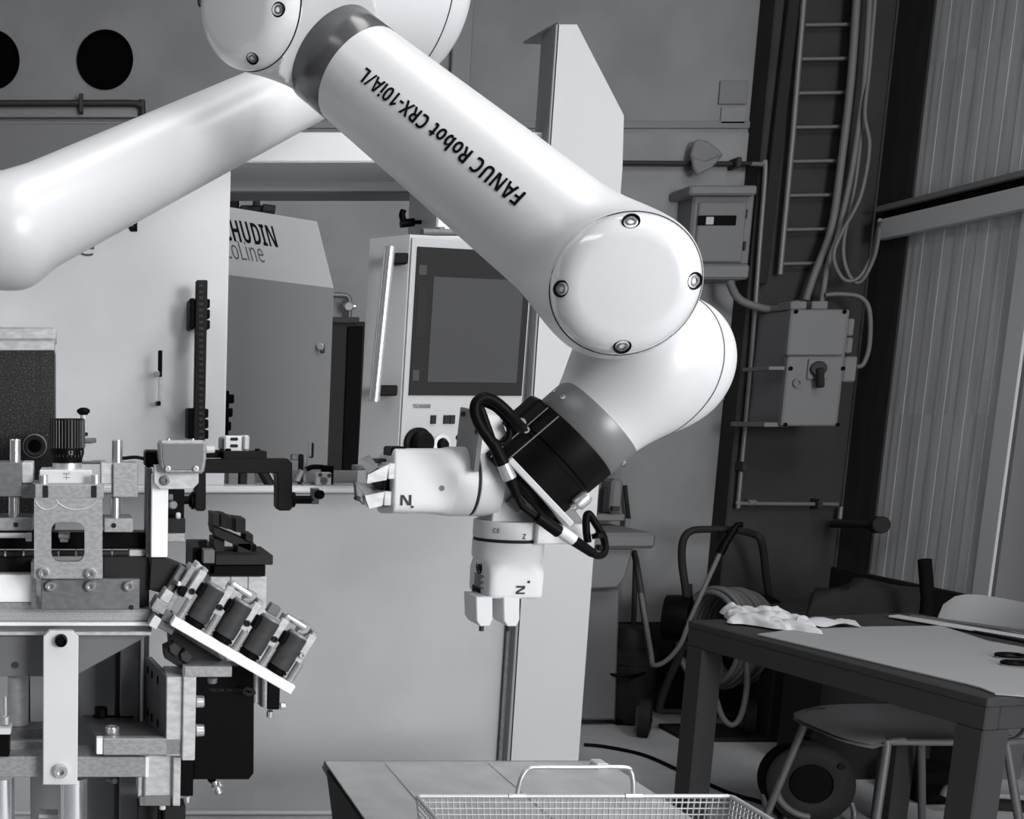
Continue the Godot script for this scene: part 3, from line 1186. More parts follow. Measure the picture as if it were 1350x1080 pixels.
func table_area() -> void:
	var fl := G(907, 818, 0.75)
	var nl := G(1303, 921, 0.75)
	var u := (nl - fl).normalized()                    # towards the camera along the left edge
	var w := Vector3(-u.z, 0, u.x).normalized()
	if w.x < 0.0:
		w = -w
	var ln := fl.distance_to(nl)
	var wd := 0.88
	var bs := Basis(w, Vector3.UP, u)
	var t := thing("work_table", "dark grey work table with thick square legs", "table", (fl + nl) / 2 + w * wd / 2 - Vector3(0, 0.75, 0))
	var b := MB.new()
	b.box((fl + nl) / 2 + w * wd / 2 - Vector3(0, 0.012, 0), Vector3(wd, 0.024, ln), 0.003, bs)
	put("tabletop", b, M.table_paint, t)
	for s in 2:
		b = MB.new()
		b.box((fl + nl) / 2 + w * (0.022 + s * (wd - 0.044)) - Vector3(0, 0.053, 0), Vector3(0.04, 0.062, ln - 0.004), 0.003, bs)
		put("apron", b, M.table_paint, t)
		b = MB.new()
		b.box((nl if s else fl) + w * wd / 2 + u * (-0.024 if s else 0.024) - Vector3(0, 0.053, 0), Vector3(wd - 0.09, 0.062, 0.04), 0.003, bs)
		put("apron", b, M.table_paint, t)
	for s in 2:
		for k in 2:
			b = MB.new()
			b.box(fl + w * (0.041 + s * (wd - 0.082)) + u * (0.041 + k * (ln - 0.082)) - Vector3(0, 0.417, 0), Vector3(0.078, 0.666, 0.078), 0.004, bs)
			put("leg", b, M.table_paint, t)
	# large sheet
	b = MB.new()
	var outline := V([998, 836, 1050, 829, 1150, 826, 1241, 825, 1303, 845, 1420, 866, 1420, 922, 1350, 917, 1312, 914, 1292, 906, 1270, 900, 1180, 879, 1092, 858])
	var pts := PackedVector2Array()
	for p: Vector2 in outline:
		var q := G(p.x, p.y, 0.756)
		pts.append(Vector2(q.x, -q.z))
	b.extrude(pts, Vector3(0, 0.756, 0), Vector3.RIGHT, Vector3(0, 0, -1), Vector3.DOWN, 0.004, 0.0)
	single("paper_sheet", b, M.sheet, "large pale sheet spread over the work table", "sheet")
	# crumpled cloth
	b = MB.new()
	var rows := []
	var fn := FastNoiseLite.new()
	fn.seed = 4
	fn.frequency = 4.0
	fn.fractal_octaves = 2
	var a0 := G(962, 822, 0.757)
	var a1 := G(1058, 836, 0.757)
	var far := G(985, 818, 0.757)
	for i in 36:
		var row := PackedVector3Array()
		for k in 48:
			var s := k / 47.0
			var q := i / 35.0
			var p := a0.lerp(a1, s) + Vector3(0.06 * s, 0, 0) + Vector3(0.10, 0, -0.24) * q
			var rim := sqrt(clampf(minf(minf(s, 1 - s) * 5.0, minf(q, 1 - q) * 4.0), 0.0, 1.0))
			p.y = 0.757 + rim * (0.024 + 0.026 * fn.get_noise_2d(s * 0.5, q * 0.7) + 0.010 * absf(sin(s * 5.0 + q * 7.0 + 2.0 * fn.get_noise_2d(q, s))))
			p.x += 0.02 * fn.get_noise_2d(q * 0.7, 3.0)
			p.z += 0.03 * fn.get_noise_2d(s * 0.7, 8.0)
			row.append(p)
		rows.append(row)
	b.sheet(rows, false)
	single("crumpled_cloth", b, M.cloth, "crumpled white cloth near the far left corner of the table", "cloth")
	b = MB.new()
	rows = []
	for i in 6:
		var row := PackedVector3Array()
		for k in 14:
			var s := k / 13.0
			var p := G(lerpf(1050, 1136, s), lerpf(828, 827.5, s), 0.758).lerp(G(lerpf(1052, 1120, s), lerpf(820, 821, s), 0.758), i / 5.0)
			p.y += 0.02 * (1.0 - s) * sin(PI * i / 5.0) + 0.006 * sin(s * 11.0 + i)
			row.append(p + Vector3(0, 0.008, 0))
		rows.append(row)
	b.sheet(rows, false)
	single("paper_leaflet", b, M.cloth, "small white printed leaflet lying beside the crumpled cloth", "leaflet")
	# scissors
	var sc := thing("scissors", "dark scissors lying on the large pale sheet", "scissors", G(1345, 868, 0.76))
	b = MB.new()
	for q: Array in [[1332, 864, 0.026], [1340, 874, 0.024]]:
		var c := G(q[0], q[1], 0.764)
		var loop := []
		for k in 28:
			loop.append(c + Vector3(cos(TAU * k / 28) * 0.036, 0, sin(TAU * k / 28) * q[2]))
		b.tube(loop, 0.0045, 8, true)
	put("handle", b, M.black, sc)
	b = MB.new()
	b.box(G(1385, 866, 0.764), Vector3(0.12, 0.003, 0.014), 0.001, Basis(Vector3.UP, 0.1))
	b.box(G(1385, 870, 0.764), Vector3(0.12, 0.003, 0.014), 0.001, Basis(Vector3.UP, -0.1))
	put("blade", b, M.steel, sc)
	# flat bars along the far edge
	for r: Array in [[1178, 812, 1420, 852, 0.05, 0.760, "white_plastic", "pale flat bar lying along the right edge of the table"], [1200, 812, 1430, 843, 0.03, 0.764, "aluminium_dark", "narrow metal bar lying beside the pale flat bar"], [1212, 817, 1420, 858, 0.025, 0.758, "charcoal", "dark strip lying inside the pale flat bar on the table"]]:
		var p := G(r[0], r[1], r[5])
		var q := G(r[2], r[3], r[5])
		b = MB.new()
		b.box((p + q) / 2, Vector3(p.distance_to(q), 0.006, r[4]), 0.001, Basis(Vector3.UP, -atan2((q - p).z, (q - p).x)))
		single("flat_bar", b, M[r[6]], r[7], "bar")
	# chair pushed in from the right
	var x0 := 2.42
	t = thing("stacking_chair", "pale plastic chair with metal legs pushed under the table", "chair", Vector3(2.7, 0, -3.58))
	b = MB.new()
	rows = []
	for i in 13:
		var row := PackedVector3Array()
		var q := i / 12.0
		for k in 15:
			var s := k / 14.0
			var z := lerpf(-3.40, -3.79, q)
			var edge := pow(absf(2.0 * q - 1.0), 4.0)
			var x := lerpf(x0 + 0.05 * edge, x0 + 0.48, s)
			var y := 0.455 - 0.028 * sin(PI * q) * sin(PI * minf(s * 1.1, 1.0)) - 0.03 * pow(1.0 - s, 6.0)
			row.append(Vector3(x, y, z))
		rows.append(row)
	b.sheet(rows, false)
	var rows2 := []
	for r: PackedVector3Array in rows:
		var rr := PackedVector3Array()
		for p in r:
			rr.append(p - Vector3(0, 0.012, 0))
		rows2.append(rr)
	b.sheet(rows2, false, null, Vector3.DOWN)
	put("seat", b, M.seat_plastic, t)
	b = MB.new()
	rows = []
	for i in 11:
		var row := PackedVector3Array()
		var q := i / 10.0
		for k in 17:
			var s := k / 16.0
			var zz := lerpf(-3.84, -3.34, s)
			var cut := 0.05 * pow(absf(2.0 * s - 1.0), 8.0)
			row.append(Vector3(2.93 + 0.06 * q - 0.05 * pow(2.0 * s - 1.0, 2.0) + 0.03, lerpf(0.58, 0.842 - cut, q), zz))
		rows.append(row)
	b.sheet(rows, false, null, Vector3.LEFT)
	rows2 = []
	for r: PackedVector3Array in rows:
		var rr := PackedVector3Array()
		for p in r:
			rr.append(p + Vector3(0.012, 0, 0))
		rows2.append(rr)
	b.sheet(rows2, false, null, Vector3.RIGHT)
	put("backrest", b, M.white_plastic, t)
	for q: Array in [[x0 + 0.08, -3.76, x0 - 0.02, -3.80], [x0 + 0.10, -3.41, x0 + 0.06, -3.37], [x0 + 0.46, -3.76, x0 + 0.56, -3.82], [x0 + 0.46, -3.40, x0 + 0.54, -3.34]]:
		b = MB.new()
		b.tube(smooth_path([Vector3(q[0] + 0.05, 0.437, q[1]), Vector3(q[0], 0.43, q[1]), Vector3(lerpf(q[0], q[2], 0.1), 0.39, lerpf(q[1], q[3], 0.1)), Vector3(q[2], 0.0, q[3])]), 0.012, 10)
		put("leg", b, M.pipe_pale, t)
	for s in 2:
		b = MB.new()
		b.tube([Vector3(x0 + 0.1, 0.432, [-3.41, -3.76][s]), Vector3(x0 + 0.46, 0.432, [-3.40, -3.76][s])], 0.011, 8)
		put("seat_rail", b, M.pipe_pale, t)
		b = MB.new()
		b.tube(smooth_path([Vector3(x0 + 0.42, 0.432, [-3.41, -3.75][s]), Vector3(x0 + 0.52, 0.46, [-3.41, -3.75][s]), Vector3(x0 + 0.585, 0.66, [-3.44, -3.72][s])]), 0.011, 8)
		put("back_support", b, M.pipe_pale, t)
	# dark tarpaulin bag behind the table and a black post
	b = MB.new()
	rows = []
	var prof := V([1062, 812, 1068, 786, 1075, 778, 1100, 775, 1118, 770, 1126, 764, 1140, 763, 1180, 770, 1215, 778, 1222, 812])
	for i in 8:
		var row := PackedVector3Array()
		var q := i / 7.0
		for k in prof.size():
			var pp: Vector2 = prof[k]
			var p := P(pp.x, lerpf(815, pp.y, sin(PI * (0.18 + 0.64 * q)) if i > 0 else 0.0), 4.35 + 0.3 * q)
			p.y += 0.012 * sin(k * 1.9 + i * 1.3)
			row.append(p)
		rows.append(row)
	b.sheet(rows, false)
	var low := MB.new()
	b.box(Vector3(P(1140, 800, 4.5).x, 0.30, -4.48), Vector3(0.46, 0.64, 0.28), 0.02)
	single("tarpaulin_bundle", b, M.charcoal, "dark bundled tarpaulin heaped behind the table", "tarpaulin")
	b = MB.new()
	b.tube([P(1219, 738, 4.2), P(1223, 790, 4.2), Vector3(P(1226, 830, 4.2).x, 0.0, -4.2)], 0.022, 12)
	single("black_post", b, M.black_matt, "slim black post standing between the tarpaulin and the chair", "post")


func floor_items() -> void:
	# cable reel on the floor
	var c := G(1062, 1088, 0.0)
	var r := 0.142
	c = P(1062, 1030, 3.93)
	var n := Vector3(-0.25, 0.12, 0.95).normalized()
	var t := thing("cable_reel", "dark cable reel standing on the floor under the table", "cable reel", Vector3(c.x, 0, c.z))
	for s in 2:
		var b := MB.new()
		var o := c + n * (0.05 if s == 0 else -0.05)
		b.lathe(o, n if s == 0 else -n, [Vector2(r * 0.50, -0.004), Vector2(r * 0.5, 0.004), Vector2(r * 0.62, 0.007), Vector2(r * 0.94, 0.006), Vector2(r, 0.0), Vector2(r * 0.94, -0.006), Vector2(r * 0.5, -0.004)], 40)
		put("flange_disc", b, M.charcoal, t)
	var b := MB.new()
	b.cyl(c - n * 0.05, c + n * 0.046, r * 0.6, r * 0.6, 32)
	put("cable_drum", b, M.black, t)
	b = MB.new()
	b.cyl(c + n * 0.045, c + n * 0.051, r * 0.47, r * 0.47, 32, 0.002)
	put("socket_plate", b, M.black_matt, t)
	b = MB.new()
	var up := (Vector3.UP - n * n.y).normalized()
	b.tube(smooth_path([c + up * (r + 0.012) - n * 0.02, c + up * (r + 0.03) + n * 0.0, c + up * (r + 0.032) + n * 0.06]), 0.014, 10)
	put("handle", b, M.black, t)
	b = MB.new()
	b.cyl(c + n * 0.056 + up.rotated(n, -0.9) * r * 0.8, c + n * 0.064 + up.rotated(n, -0.9) * r * 0.8, 0.012, 0.012, 14)
	put("knob", b, M.black, t)
	b = MB.new()
	var side := up.cross(n)
	b.tube(smooth_path([c + n * 0.02 - up * 0.06 - side * r, Vector3(c.x - r * 1.0, 0.012, c.z + 0.08), Vector3(c.x, 0.012, c.z + 0.11), Vector3(c.x + r * 0.9, 0.012, c.z + 0.08), c + n * 0.02 - up * 0.06 + side * r]), 0.009, 8)
	put("stand", b, M.pipe_pale, t)
	b = MB.new()
	var arc := []
	for k in 14:
		var a := lerpf(3.5, 4.7, k / 13.0)
		arc.append(c + n * 0.058 + (side * -1.0 * cos(a) * -1.0 + up * sin(a)) * r * 0.82)
	b.tube(arc, 0.013, 8)
	put("frame_arc", b, M.dull_plastic, t)
	# cable lying on the floor
	b = MB.new()
	b.tube(smooth_path([G(770, 982, 0.008), G(800, 985, 0.008), G(850, 996, 0.008), G(900, 1018, 0.008), G(960, 1045, 0.008), G(1010, 1060, 0.008), G(1030, 1078, 0.008)]), 0.008, 8)
	single("floor_cable", b, M.black, "black cable snaking across the floor to the cable reel", "cable")
	# dark tool bags near the right edge
	t = thing("tool_bag", "black tool bag on the floor behind the nearest table leg", "bag", G(1245, 1062, 0.0))
	b = MB.new()
	b.box(G(1250, 1062, 0.0) + Vector3(0.0, 0.06, -0.1), Vector3(0.24, 0.12, 0.24), 0.03)
	put("body", b, M.black_matt, t)
	b = MB.new()
	wire(b, [[1244, 1050, 3.95], [1250, 1040, 3.95], [1265, 1042, 3.93], [1275, 1052, 3.93]], 0.014, 8)
	put("strap", b, M.dull_plastic, t)
	for i in 2:
		b = MB.new()
		b.box(G(1352, 1052 + 12 * i, 0.016) + Vector3(0.02 * i, 0.0, 0), Vector3(0.3, 0.03, 0.06), 0.003, Basis(Vector3.UP, -0.25))
		single("floor_plank", b, M.seat_plastic if i == 0 else M.charcoal, ["pale flat plank lying on the floor in the doorway", "dark flat plank lying in front of the pale one in the doorway"][i], "plank")


const FRONT := 2.2         # depth of the grinding machine's front


func far_machine() -> void:
	var t := thing("second_machine", "second grey and white machine seen through the opening, half hidden by the sliding door", "machine", Vector3(0.6, 0, -3.5))
	var dir := Vector3(0.78, 0, -0.63)
	# hood: sloping lettered panel over an upright panel
	var back := Vector3(-0.3, 0, -0.42)
	var tl := P(290, 271, 3.30) - dir * 0.0
	var tr := P(418, 292, 3.56)
	var bl := P(289, 361, 3.19)
	var br := on_plane(440, 380, tl, (tr - tl).cross(bl - tl).normalized())
	var ext := (tl - tr) * 0.55
	var ext2 := (bl - br) * 0.55
	var b := MB.new()
	b.hexa([tl + ext, tr, br, bl + ext2], [tl + ext + back, tr + back * 0.8, br + back, bl + ext2 + back])
	put("hood_panel", b, M.machine_grey, t)
	var lo_r := Vector3(br.x, 0.0, br.z)
	var lo_l := Vector3(bl.x, 0.0, bl.z)
	b = MB.new()
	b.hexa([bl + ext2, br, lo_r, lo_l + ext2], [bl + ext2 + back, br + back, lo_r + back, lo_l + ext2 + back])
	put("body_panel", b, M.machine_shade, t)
	# lettering on the hood
	var ux := (tr - tl).normalized()
	var uy := ((tl + tr) - (bl + br)).normalized()
	uy = (uy - ux * uy.dot(ux)).normalized()
	var hn := ux.cross(uy).normalized()
	b = MB.new()
	var o := on_plane(367, 327, (tl + br) / 2, hn)
	write(b, "TSCHUDIN", 0.066, flat_map(o - ux * 0.285, ux, uy), true, 0.285)
	put("lettering", b, M.ink, t)
	b = MB.new()
	o = on_plane(350, 347, (tl + br) / 2, hn)
	write(b, "ecoLine", 0.056, flat_map(o - ux * 0.185, ux, uy), false, 0.185)
	put("lettering", b, M.ink_grey, t)
	# latch
	b = MB.new()
	b.box(P(421, 460, 3.47), Vector3(0.03, 0.026, 0.02), 0.003, Basis(Vector3.UP, -0.66))
	put("latch_plate", b, M.dark, t)
	b = MB.new()
	b.cyl(P(423, 457, 3.46), P(422, 457, 3.43), 0.010, 0.010, 14, 0.002)
	put("latch_knob", b, M.steel, t)
	# drives on the roof
	b = MB.new()
	fbox(b, 302, 240, 316, 276, 3.5, 0.05, 0.006)
	put("motor", b, M.black, t)
	b = MB.new()
	fbox(b, 316, 270, 358, 281, 3.55, 0.05, 0.006)
	b.cyl(P(338, 272, 3.52), P(338, 262, 3.52), 0.012, 0.010, 14)
	b.cyl(P(346, 276, 3.54), P(362, 278, 3.54), 0.016, 0.016, 14)
	put("motor", b, M.charcoal, t)
	b = MB.new()
	for i in 3:
		fbox(b, 296, 520 + 18 * i, 309 - 2 * i, 532 + 18 * i, 3.05, 0.06, 0.003)
	fbox(b, 290, 515, 302, 575, 3.06, 0.05, 0.003)
	put("terminal_strip", b, M.black, t)


func machine() -> void:
	var d := FRONT
	var t := thing("grinding_machine", "large white grinding machine with a sliding door, open bay and front panel", "machine", Vector3(0.4, 0, -2.4))
	# front panel below the bay, in two sheets with a channel between
	var b := MB.new()
	fbox(b, -420, 650, 660, 1200, d, 0.05, 0.003)
	put("front_panel", b, M.machine_panel, t)
	b = MB.new()
	fbox(b, -420, 641, 690, 650, d - 0.02, 0.10, 0.003)
	put("bed_edge", b, M.machine_white, t)
	b = MB.new()
	fbox(b, 664, 660, 679, 1200, d + 0.04, 0.02, 0.001)
	put("channel_back", b, M.dark, t)
	b = MB.new()
	fbox(b, 659, 800, 664, 1200, d - 0.006, 0.05, 0.001)
	put("channel_lip", b, M.aluminium_pale, t)
	# bed surface behind the edge
	b = MB.new()
	var y := P(400, 645, d).y
	b.box(Vector3(0.1, y - 0.03, -(d + 0.42)), Vector3(1.55, 0.05, 0.74), 0.003)
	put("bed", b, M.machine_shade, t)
	# sliding door on the left, its frame beam and right post
	b = MB.new()
	fbox(b, -420, 224, 300, 641, d, 0.045, 0.003)
	var door := put("sliding_door", b, M.machine_white, t)
	b = MB.new()
	write(b, "TSCHUDIN", 0.034, flat_map(P(-36, 306, d), Vector3.RIGHT, Vector3.UP), true, P(181, 306, d).x - P(-36, 306, d).x)
	put("lettering", b, M.ink, door)
	b = MB.new()
	write(b, "ecoLine", 0.034, flat_map(P(-40, 338, d), Vector3.RIGHT, Vector3.UP), false, P(124, 338, d).x - P(-40, 338, d).x)
	put("lettering", b, M.ink_grey, door)
	b = MB.new()
	fbox(b, 296, 174, 720, 214, d, 0.19, 0.003)
	put("top_beam", b, M.machine_white, t)
	b = MB.new()
	fbox(b, 240, 228, 575, 254, d + 0.30, 0.1, 0.003)
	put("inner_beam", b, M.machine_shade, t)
	b = MB.new()
	fbox(b, 569, 214, 712, 641, d, 0.19, 0.003)
	put("right_post", b, M.machine_white, t)
	# dark slide rail on the door with two carriages
	b = MB.new()
	fbox(b, 257, 369, 272, 585, d - 0.064, 0.02, 0.002)
	var rail := put("slide_rail", b, M.charcoal, t)
	b = MB.new()
	for i in 26:
		fbox(b, 262, 375 + 8 * i, 268, 379 + 8 * i, d - 0.066, 0.004, 0.0005)
	var teeth := put("rail_teeth", b, M.dark, rail)
	teeth.set_meta("kind", "stuff")
	for i in 2:
		var y0: float = [393.0, 538.0][i]
		b = MB.new()
		fbox(b, 250 - 2 * i, y0, 257, y0 + 41, d - 0.060, 0.06, 0.002)
		for k in 3:
			fbox(b, 270 - 2 * i, y0 + 1 + 14 * k, 277 - 2 * i, y0 + 13 + 14 * k, d - 0.056, 0.056, 0.002)
		fbox(b, 268, y0, 273 - 2 * i, y0 + 41, d - 0.046, 0.046, 0.001)
		put("rail_carriage", b, M.black, t)
	# door latch
	b = MB.new()
	fbox(b, 208.5, 462, 214, 497, d - 0.042, 0.008, 0.001)
	put("latch_bar", b, M.black, t)
	b = MB.new()
	fbox(b, 209, 497, 213.5, 533, d - 0.042, 0.008, 0.001)
	put("latch_bar", b, M.aluminium_pale, t)
	b = MB.new()
	b.cyl(P(207, 493, d), P(207, 493, d - 0.046), 0.006, 0.006, 14, 0.001)
	put("latch_pin", b, M.chrome, t)
	b = MB.new()
	fbox(b, 207.5, 529, 212, 535, d - 0.044, 0.044, 0.001)
	put("latch_foot", b, M.black, t)
	# sheet metal guard on the right, with its folded left edge and top flange
	b = MB.new()
	fpoly(b, V([735, 32, 761, 32, 823, 152, 821, 222, 760, 1040, 669, 1040, 705, 470]), d - 0.03, 0.012, 0.001)
	put("side_guard", b, M.guard_white, t)
	b = MB.new()
	fpoly(b, V([733, 32, 738, 32, 708, 470, 672, 1040, 666, 1040, 703, 470]), d - 0.03, 0.065, 0.001)
	put("guard_fold", b, M.machine_shade, t)  # fold of the guard sheet, side-face shade put into the grey
	b = MB.new()
	var fl := [P(735, 32, d - 0.03), P(719, 40, d + 0.005), P(690, 56, d + 0.08), P(722, 57, d + 0.085)]
	for i in 4:
		fl[i].y = (fl[0] as Vector3).y
	b.hexa(fl, [fl[0] + Vector3(0, 0.004, 0), fl[1] + Vector3(0, 0.004, 0), fl[2] + Vector3(0, 0.004, 0), fl[3] + Vector3(0, 0.004, 0)])
	put("guard_flange", b, M.dull_plastic, t)  # shade on the flange underside put into a darker grey
	b = MB.new()
	fbox(b, -420, 1071, 640, 1075, d - 0.012, 0.03, 0.002)
	fbox(b, -420, 1075, 640, 1300, d - 0.006, 0.02, 0.002)
	put("plinth", b, M.machine_grey, t)
	# clamp lever on the inner post
	t = thing("clamp_lever", "black clamp lever on the inner side of the machine's right post", "lever", P(540, 290, d + 0.1))
	b = MB.new()
	wire(b, [[532, 277, d + 0.1], [530, 284, d + 0.1], [533, 294, d + 0.1]], 0.006, 10)
	b.tube([P(528, 295, d + 0.1), P(546, 293, d + 0.1)], 0.008, 10)
	put("lever_arm", b, M.black, t)
	b = MB.new()
	b.tube([P(544, 293, d + 0.1), P(575, 293, d + 0.1)], 0.004, 10)
	put("stud", b, M.black, t)
	# small fittings standing on the bed
	bed_fittings(d)


func bed_fittings(d: float) -> void:
	var t := thing("linear_bearing", "white bearing block with dark screws on the black bridge", "bearing", P(311, 593, 1.45))
	parts(t, [
		["block", 296, 575, 328, 596, 1.44, 0.04, 0.002, "gripper_white"],
		["side_cap", 321, 574, 329, 594, 1.435, 0.04, 0.002, "aluminium_pale"],
		["side_cap", 292, 577, 298, 594, 1.445, 0.035, 0.002, "aluminium_dark"],
	])
	for q: Array in [[309, 579], [309, 588]]:
		var bb := MB.new()
		fbox(bb, q[0] - 5, q[1] - 2, q[0] + 5, q[1] + 2, 1.438, 0.004, 0.001)
		put("slot", bb, M.charcoal, t)
	t = thing("dial_stand", "small metal stand with a rod and clamp on the machine bed", "stand", P(405, 640, d + 0.03))
	parts(t, [
		["plate", 400, 604, 405, 640, d + 0.03, 0.01, 0.001, "aluminium"],
		["rod", 407, 580, 411, 603, d + 0.03, 0.008, 0.002, "aluminium_pale"],
		["clamp", 408, 584, 414, 604, d + 0.04, 0.01, 0.002, "dark"],
		["foot", 398, 636, 420, 641, d + 0.02, 0.03, 0.001, "aluminium_dark"],
		["arm", 384, 599, 394, 607, d + 0.03, 0.012, 0.002, "aluminium_dark"],
		["holder", 394, 599, 400, 640, d + 0.04, 0.012, 0.002, "charcoal"],
	])
	var b := MB.new()
	b.tube([P(391, 634, d + 0.02), P(398, 620, d + 0.02)], 0.007, 8)
	put("brace", b, M.aluminium, t)
	t = thing("cross_block", "small white block with a cross slot and screws beside the metal stand", "fitting", P(427, 640, d + 0.01))
	parts(t, [
		["block", 417, 623, 437, 640, d, 0.02, 0.002, "gripper_white"],
		["back_plate", 425, 614, 440, 641, d + 0.025, 0.02, 0.002, "black"],
	])
	for q: Array in [[422, 626, 0.004], [434, 627, 0.004], [427, 634, 0.007]]:
		screw(t, P(q[0], q[1], d), Vector3(0, 0, 1), q[2], 0.003, M.aluminium_dark)
	b = MB.new()
	wire(b, [[404, 619, d + 0.02], [412, 616, d + 0.02], [424, 616, d + 0.03], [432, 618, d + 0.03]], 0.005, 8)
	put("lead", b, M.black, t)
	var rows := [[272, 622, 283, 641, "pale"], [283, 622, 287, 641, "gripper_white"], [301, 622, 314, 641, "pale"], [316, 622, 325, 641, "charcoal"], [325, 622, 337, 641, "mid"]]
	for i in rows.size():
		var r: Array = rows[i]
		b = MB.new()
		fbox(b, r[0], r[1], r[2], r[3], d + 0.03, 0.03, 0.002)
		single("spacer_block", b, M[r[4]], ["pale block under the left end of the black bridge on the machine bed", "narrow white strip block beside the leftmost pale block", "pale wide block in the middle under the black bridge", "dark narrow block between two paler ones under the bridge", "grey block right of the dark narrow one under the bridge"][i], "block", "blocks on the machine bed")
	b = MB.new()
	b.tube([P(344, 618, d + 0.02), P(357, 641, d + 0.02)], 0.010, 4)
	single("sloping_bar", b, M.charcoal, "dark bar sloping down to the machine bed under the bridge", "bar")
	b = MB.new()
	b.tube([P(352, 618, d + 0.03), P(364, 641, d + 0.03)], 0.005, 8)
	single("sloping_rod", b, M.aluminium, "thin shiny rod leaning beside the dark sloping bar", "rod")


func console() -> void:
	# plan: wing to the left, front, right side
	var yt := P(545, 309, 2.0).y
	var yb := P(523, 640, 2.0).y
	var fl := P(545, 309, 2.0)
	fl.x = (P(545, 309, 2.0).x + P(523, 590, 2.0).x) / 2
	var wl := P(492, 320, 2.05)
	wl.x = (P(492, 315, 2.05).x + P(473, 571, 2.05).x) / 2
	var fr := P(697, 400, 2.085)
	var lean := (P(523, 584, 2.0).x - P(545, 309, 2.0).x) / (yt - P(523, 584, 2.0).y)   # the faces lean a little to the left going down
	var t := thing("control_console", "grey machine control console with a dark screen, knobs and a steel bar handle", "control console", Vector3(fl.x + 0.1, yb, -2.1))
	var plan := [Vector2(wl.x, wl.z), Vector2(fl.x, fl.z), Vector2(fr.x, fr.z), Vector2(fr.x + 0.018, fr.z - 0.04), Vector2(wl.x + 0.12, fr.z - 0.055)]
	var b := MB.new()
	var h := yt - yb
	var at := func(p: Vector2, y: float) -> Vector3: return Vector3(p.x + lean * (yt - y) * 0.35, y, p.y)
	var mid := Vector2.ZERO
	for p: Vector2 in plan:
		mid += p / plan.size()
	for i in plan.size():
		var j := (i + 1) % plan.size()
		var out := Vector3(plan[j].y - plan[i].y, 0, -(plan[j].x - plan[i].x))
		var mm: Vector2 = (plan[i] + plan[j]) / 2.0 - mid
		b.quad(at.call(plan[i], yt), at.call(plan[j], yt), at.call(plan[j], yb), at.call(plan[i], yb), Vector3(mm.x, 0, mm.y))
	for s in 2:
		var yy := yt if s == 0 else yb
		for i in range(1, plan.size() - 1):
			b.ftri(at.call(plan[0], yy), at.call(plan[i], yy), at.call(plan[i + 1], yy), Vector3.UP if s == 0 else Vector3.DOWN)
	put("housing", b, M.cabinet_grey, t)
	# front face frame of reference
	var u := (Vector3(fr.x, 0, fr.z) - Vector3(fl.x, 0, fl.z))
	var wid := u.length()
	u = u / wid
	var n := Vector3(-u.z, 0, u.x)
	if n.z < 0:
		n = -n
	var v := Vector3(lean * -0.35, 1, 0).normalized()
	var o := at.call(plan[1], yt) as Vector3
	var q := func(s: float, down: float, out: float) -> Vector3: return o + u * (s * wid) - v * down + n * out
	var face := func(b2: MB, s0: float, d0: float, s1: float, d1: float, th: float, z := 0.0) -> void:
		b2.hexa([q.call(s0, d0, z + th), q.call(s1, d0, z + th), q.call(s1, d1, z + th), q.call(s0, d1, z + th)], [q.call(s0, d0, z), q.call(s1, d0, z), q.call(s1, d1, z), q.call(s0, d1, z)])
	b = MB.new()
	face.call(b, 0.01, 0.006, 0.99, h - 0.01, 0.004)
	put("front_plate", b, M.console_face, t)
	b = MB.new()
	face.call(b, 0.05, 0.020, 0.985, 0.268, 0.002, 0.004)
	var sc := put("screen", b, M.screen_glass, t)
	b = MB.new()
	face.call(b, 0.19, 0.068, 0.93, 0.245, 0.0006, 0.006)
	put("display_area", b, M.screen_area, sc)
	for i in 3:
		b = MB.new()
		face.call(b, 0.07, [0.05, 0.085, 0.225][i], [0.13, 0.14, 0.12][i], [0.066, 0.17, 0.243][i], 0.0006, 0.006)
		put("screen_key", b, [M.screen_area, M.charcoal, M.screen_area][i], sc)
	b = MB.new()
	write(b, "TSCHUDIN", 0.0068, flat_map(q.call(0.09, 0.290, 0.0045), u, v), true, 0.036)
	put("lettering", b, M.ink_grey, t)
	for i in 4:
		b = MB.new()
		var s: float = [0.24, 0.345, 0.395, 0.90][i]
		face.call(b, s, 0.302, s + 0.04, 0.317, 0.003, 0.004)
		put("push_button", b, M.charcoal, t)
	b = MB.new()
	b.lathe(q.call(0.14, 0.350, 0.004), n, [Vector2(0, 0.026), Vector2(0.017, 0.026), Vector2(0.021, 0.022), Vector2(0.021, 0.010), Vector2(0.027, 0.008), Vector2(0.027, 0.0)], 28)
	put("rotary_knob", b, M.black, t)
	b = MB.new()
	b.lathe(q.call(0.33, 0.353, 0.004), n, [Vector2(0.011, 0.004), Vector2(0.012, 0.008), Vector2(0.018, 0.007), Vector2(0.019, 0.0)], 24)
	put("key_ring", b, M.aluminium_pale, t)
	b = MB.new()
	b.lathe(q.call(0.335, 0.354, 0.004), n, [Vector2(0, 0.014), Vector2(0.009, 0.013), Vector2(0.011, 0.005), Vector2(0.011, 0.0)], 20)
	put("key_switch", b, M.black, t)
	# bar handle on the wing
	var hu := P(514, 325, 1.985)
	var hd := P(493, 530, 1.985)
	b = MB.new()
	b.cyl(hu, hd, 0.0095, 0.0095, 24, 0.001)
	put("bar_handle", b, M.chrome, t)
	for i in 2:
		var y: float = [342.0, 515.0][i]
		var c0 := P([513.0, 496.0][i], y, 1.985)
		var c1 := P([530.0, 516.0][i], y, 2.02)
		b = MB.new()
		b.box((c0 + c1) / 2 + Vector3(0.002, 0, 0), Vector3(absf(c1.x - c0.x), 0.018, 0.03), 0.002)
		put("handle_bracket", b, M.black, t)
	# hinge bar on top
	b = MB.new()
	b.tube([P(556, 306, 2.06), P(620, 307, 2.10)], 0.006, 10)
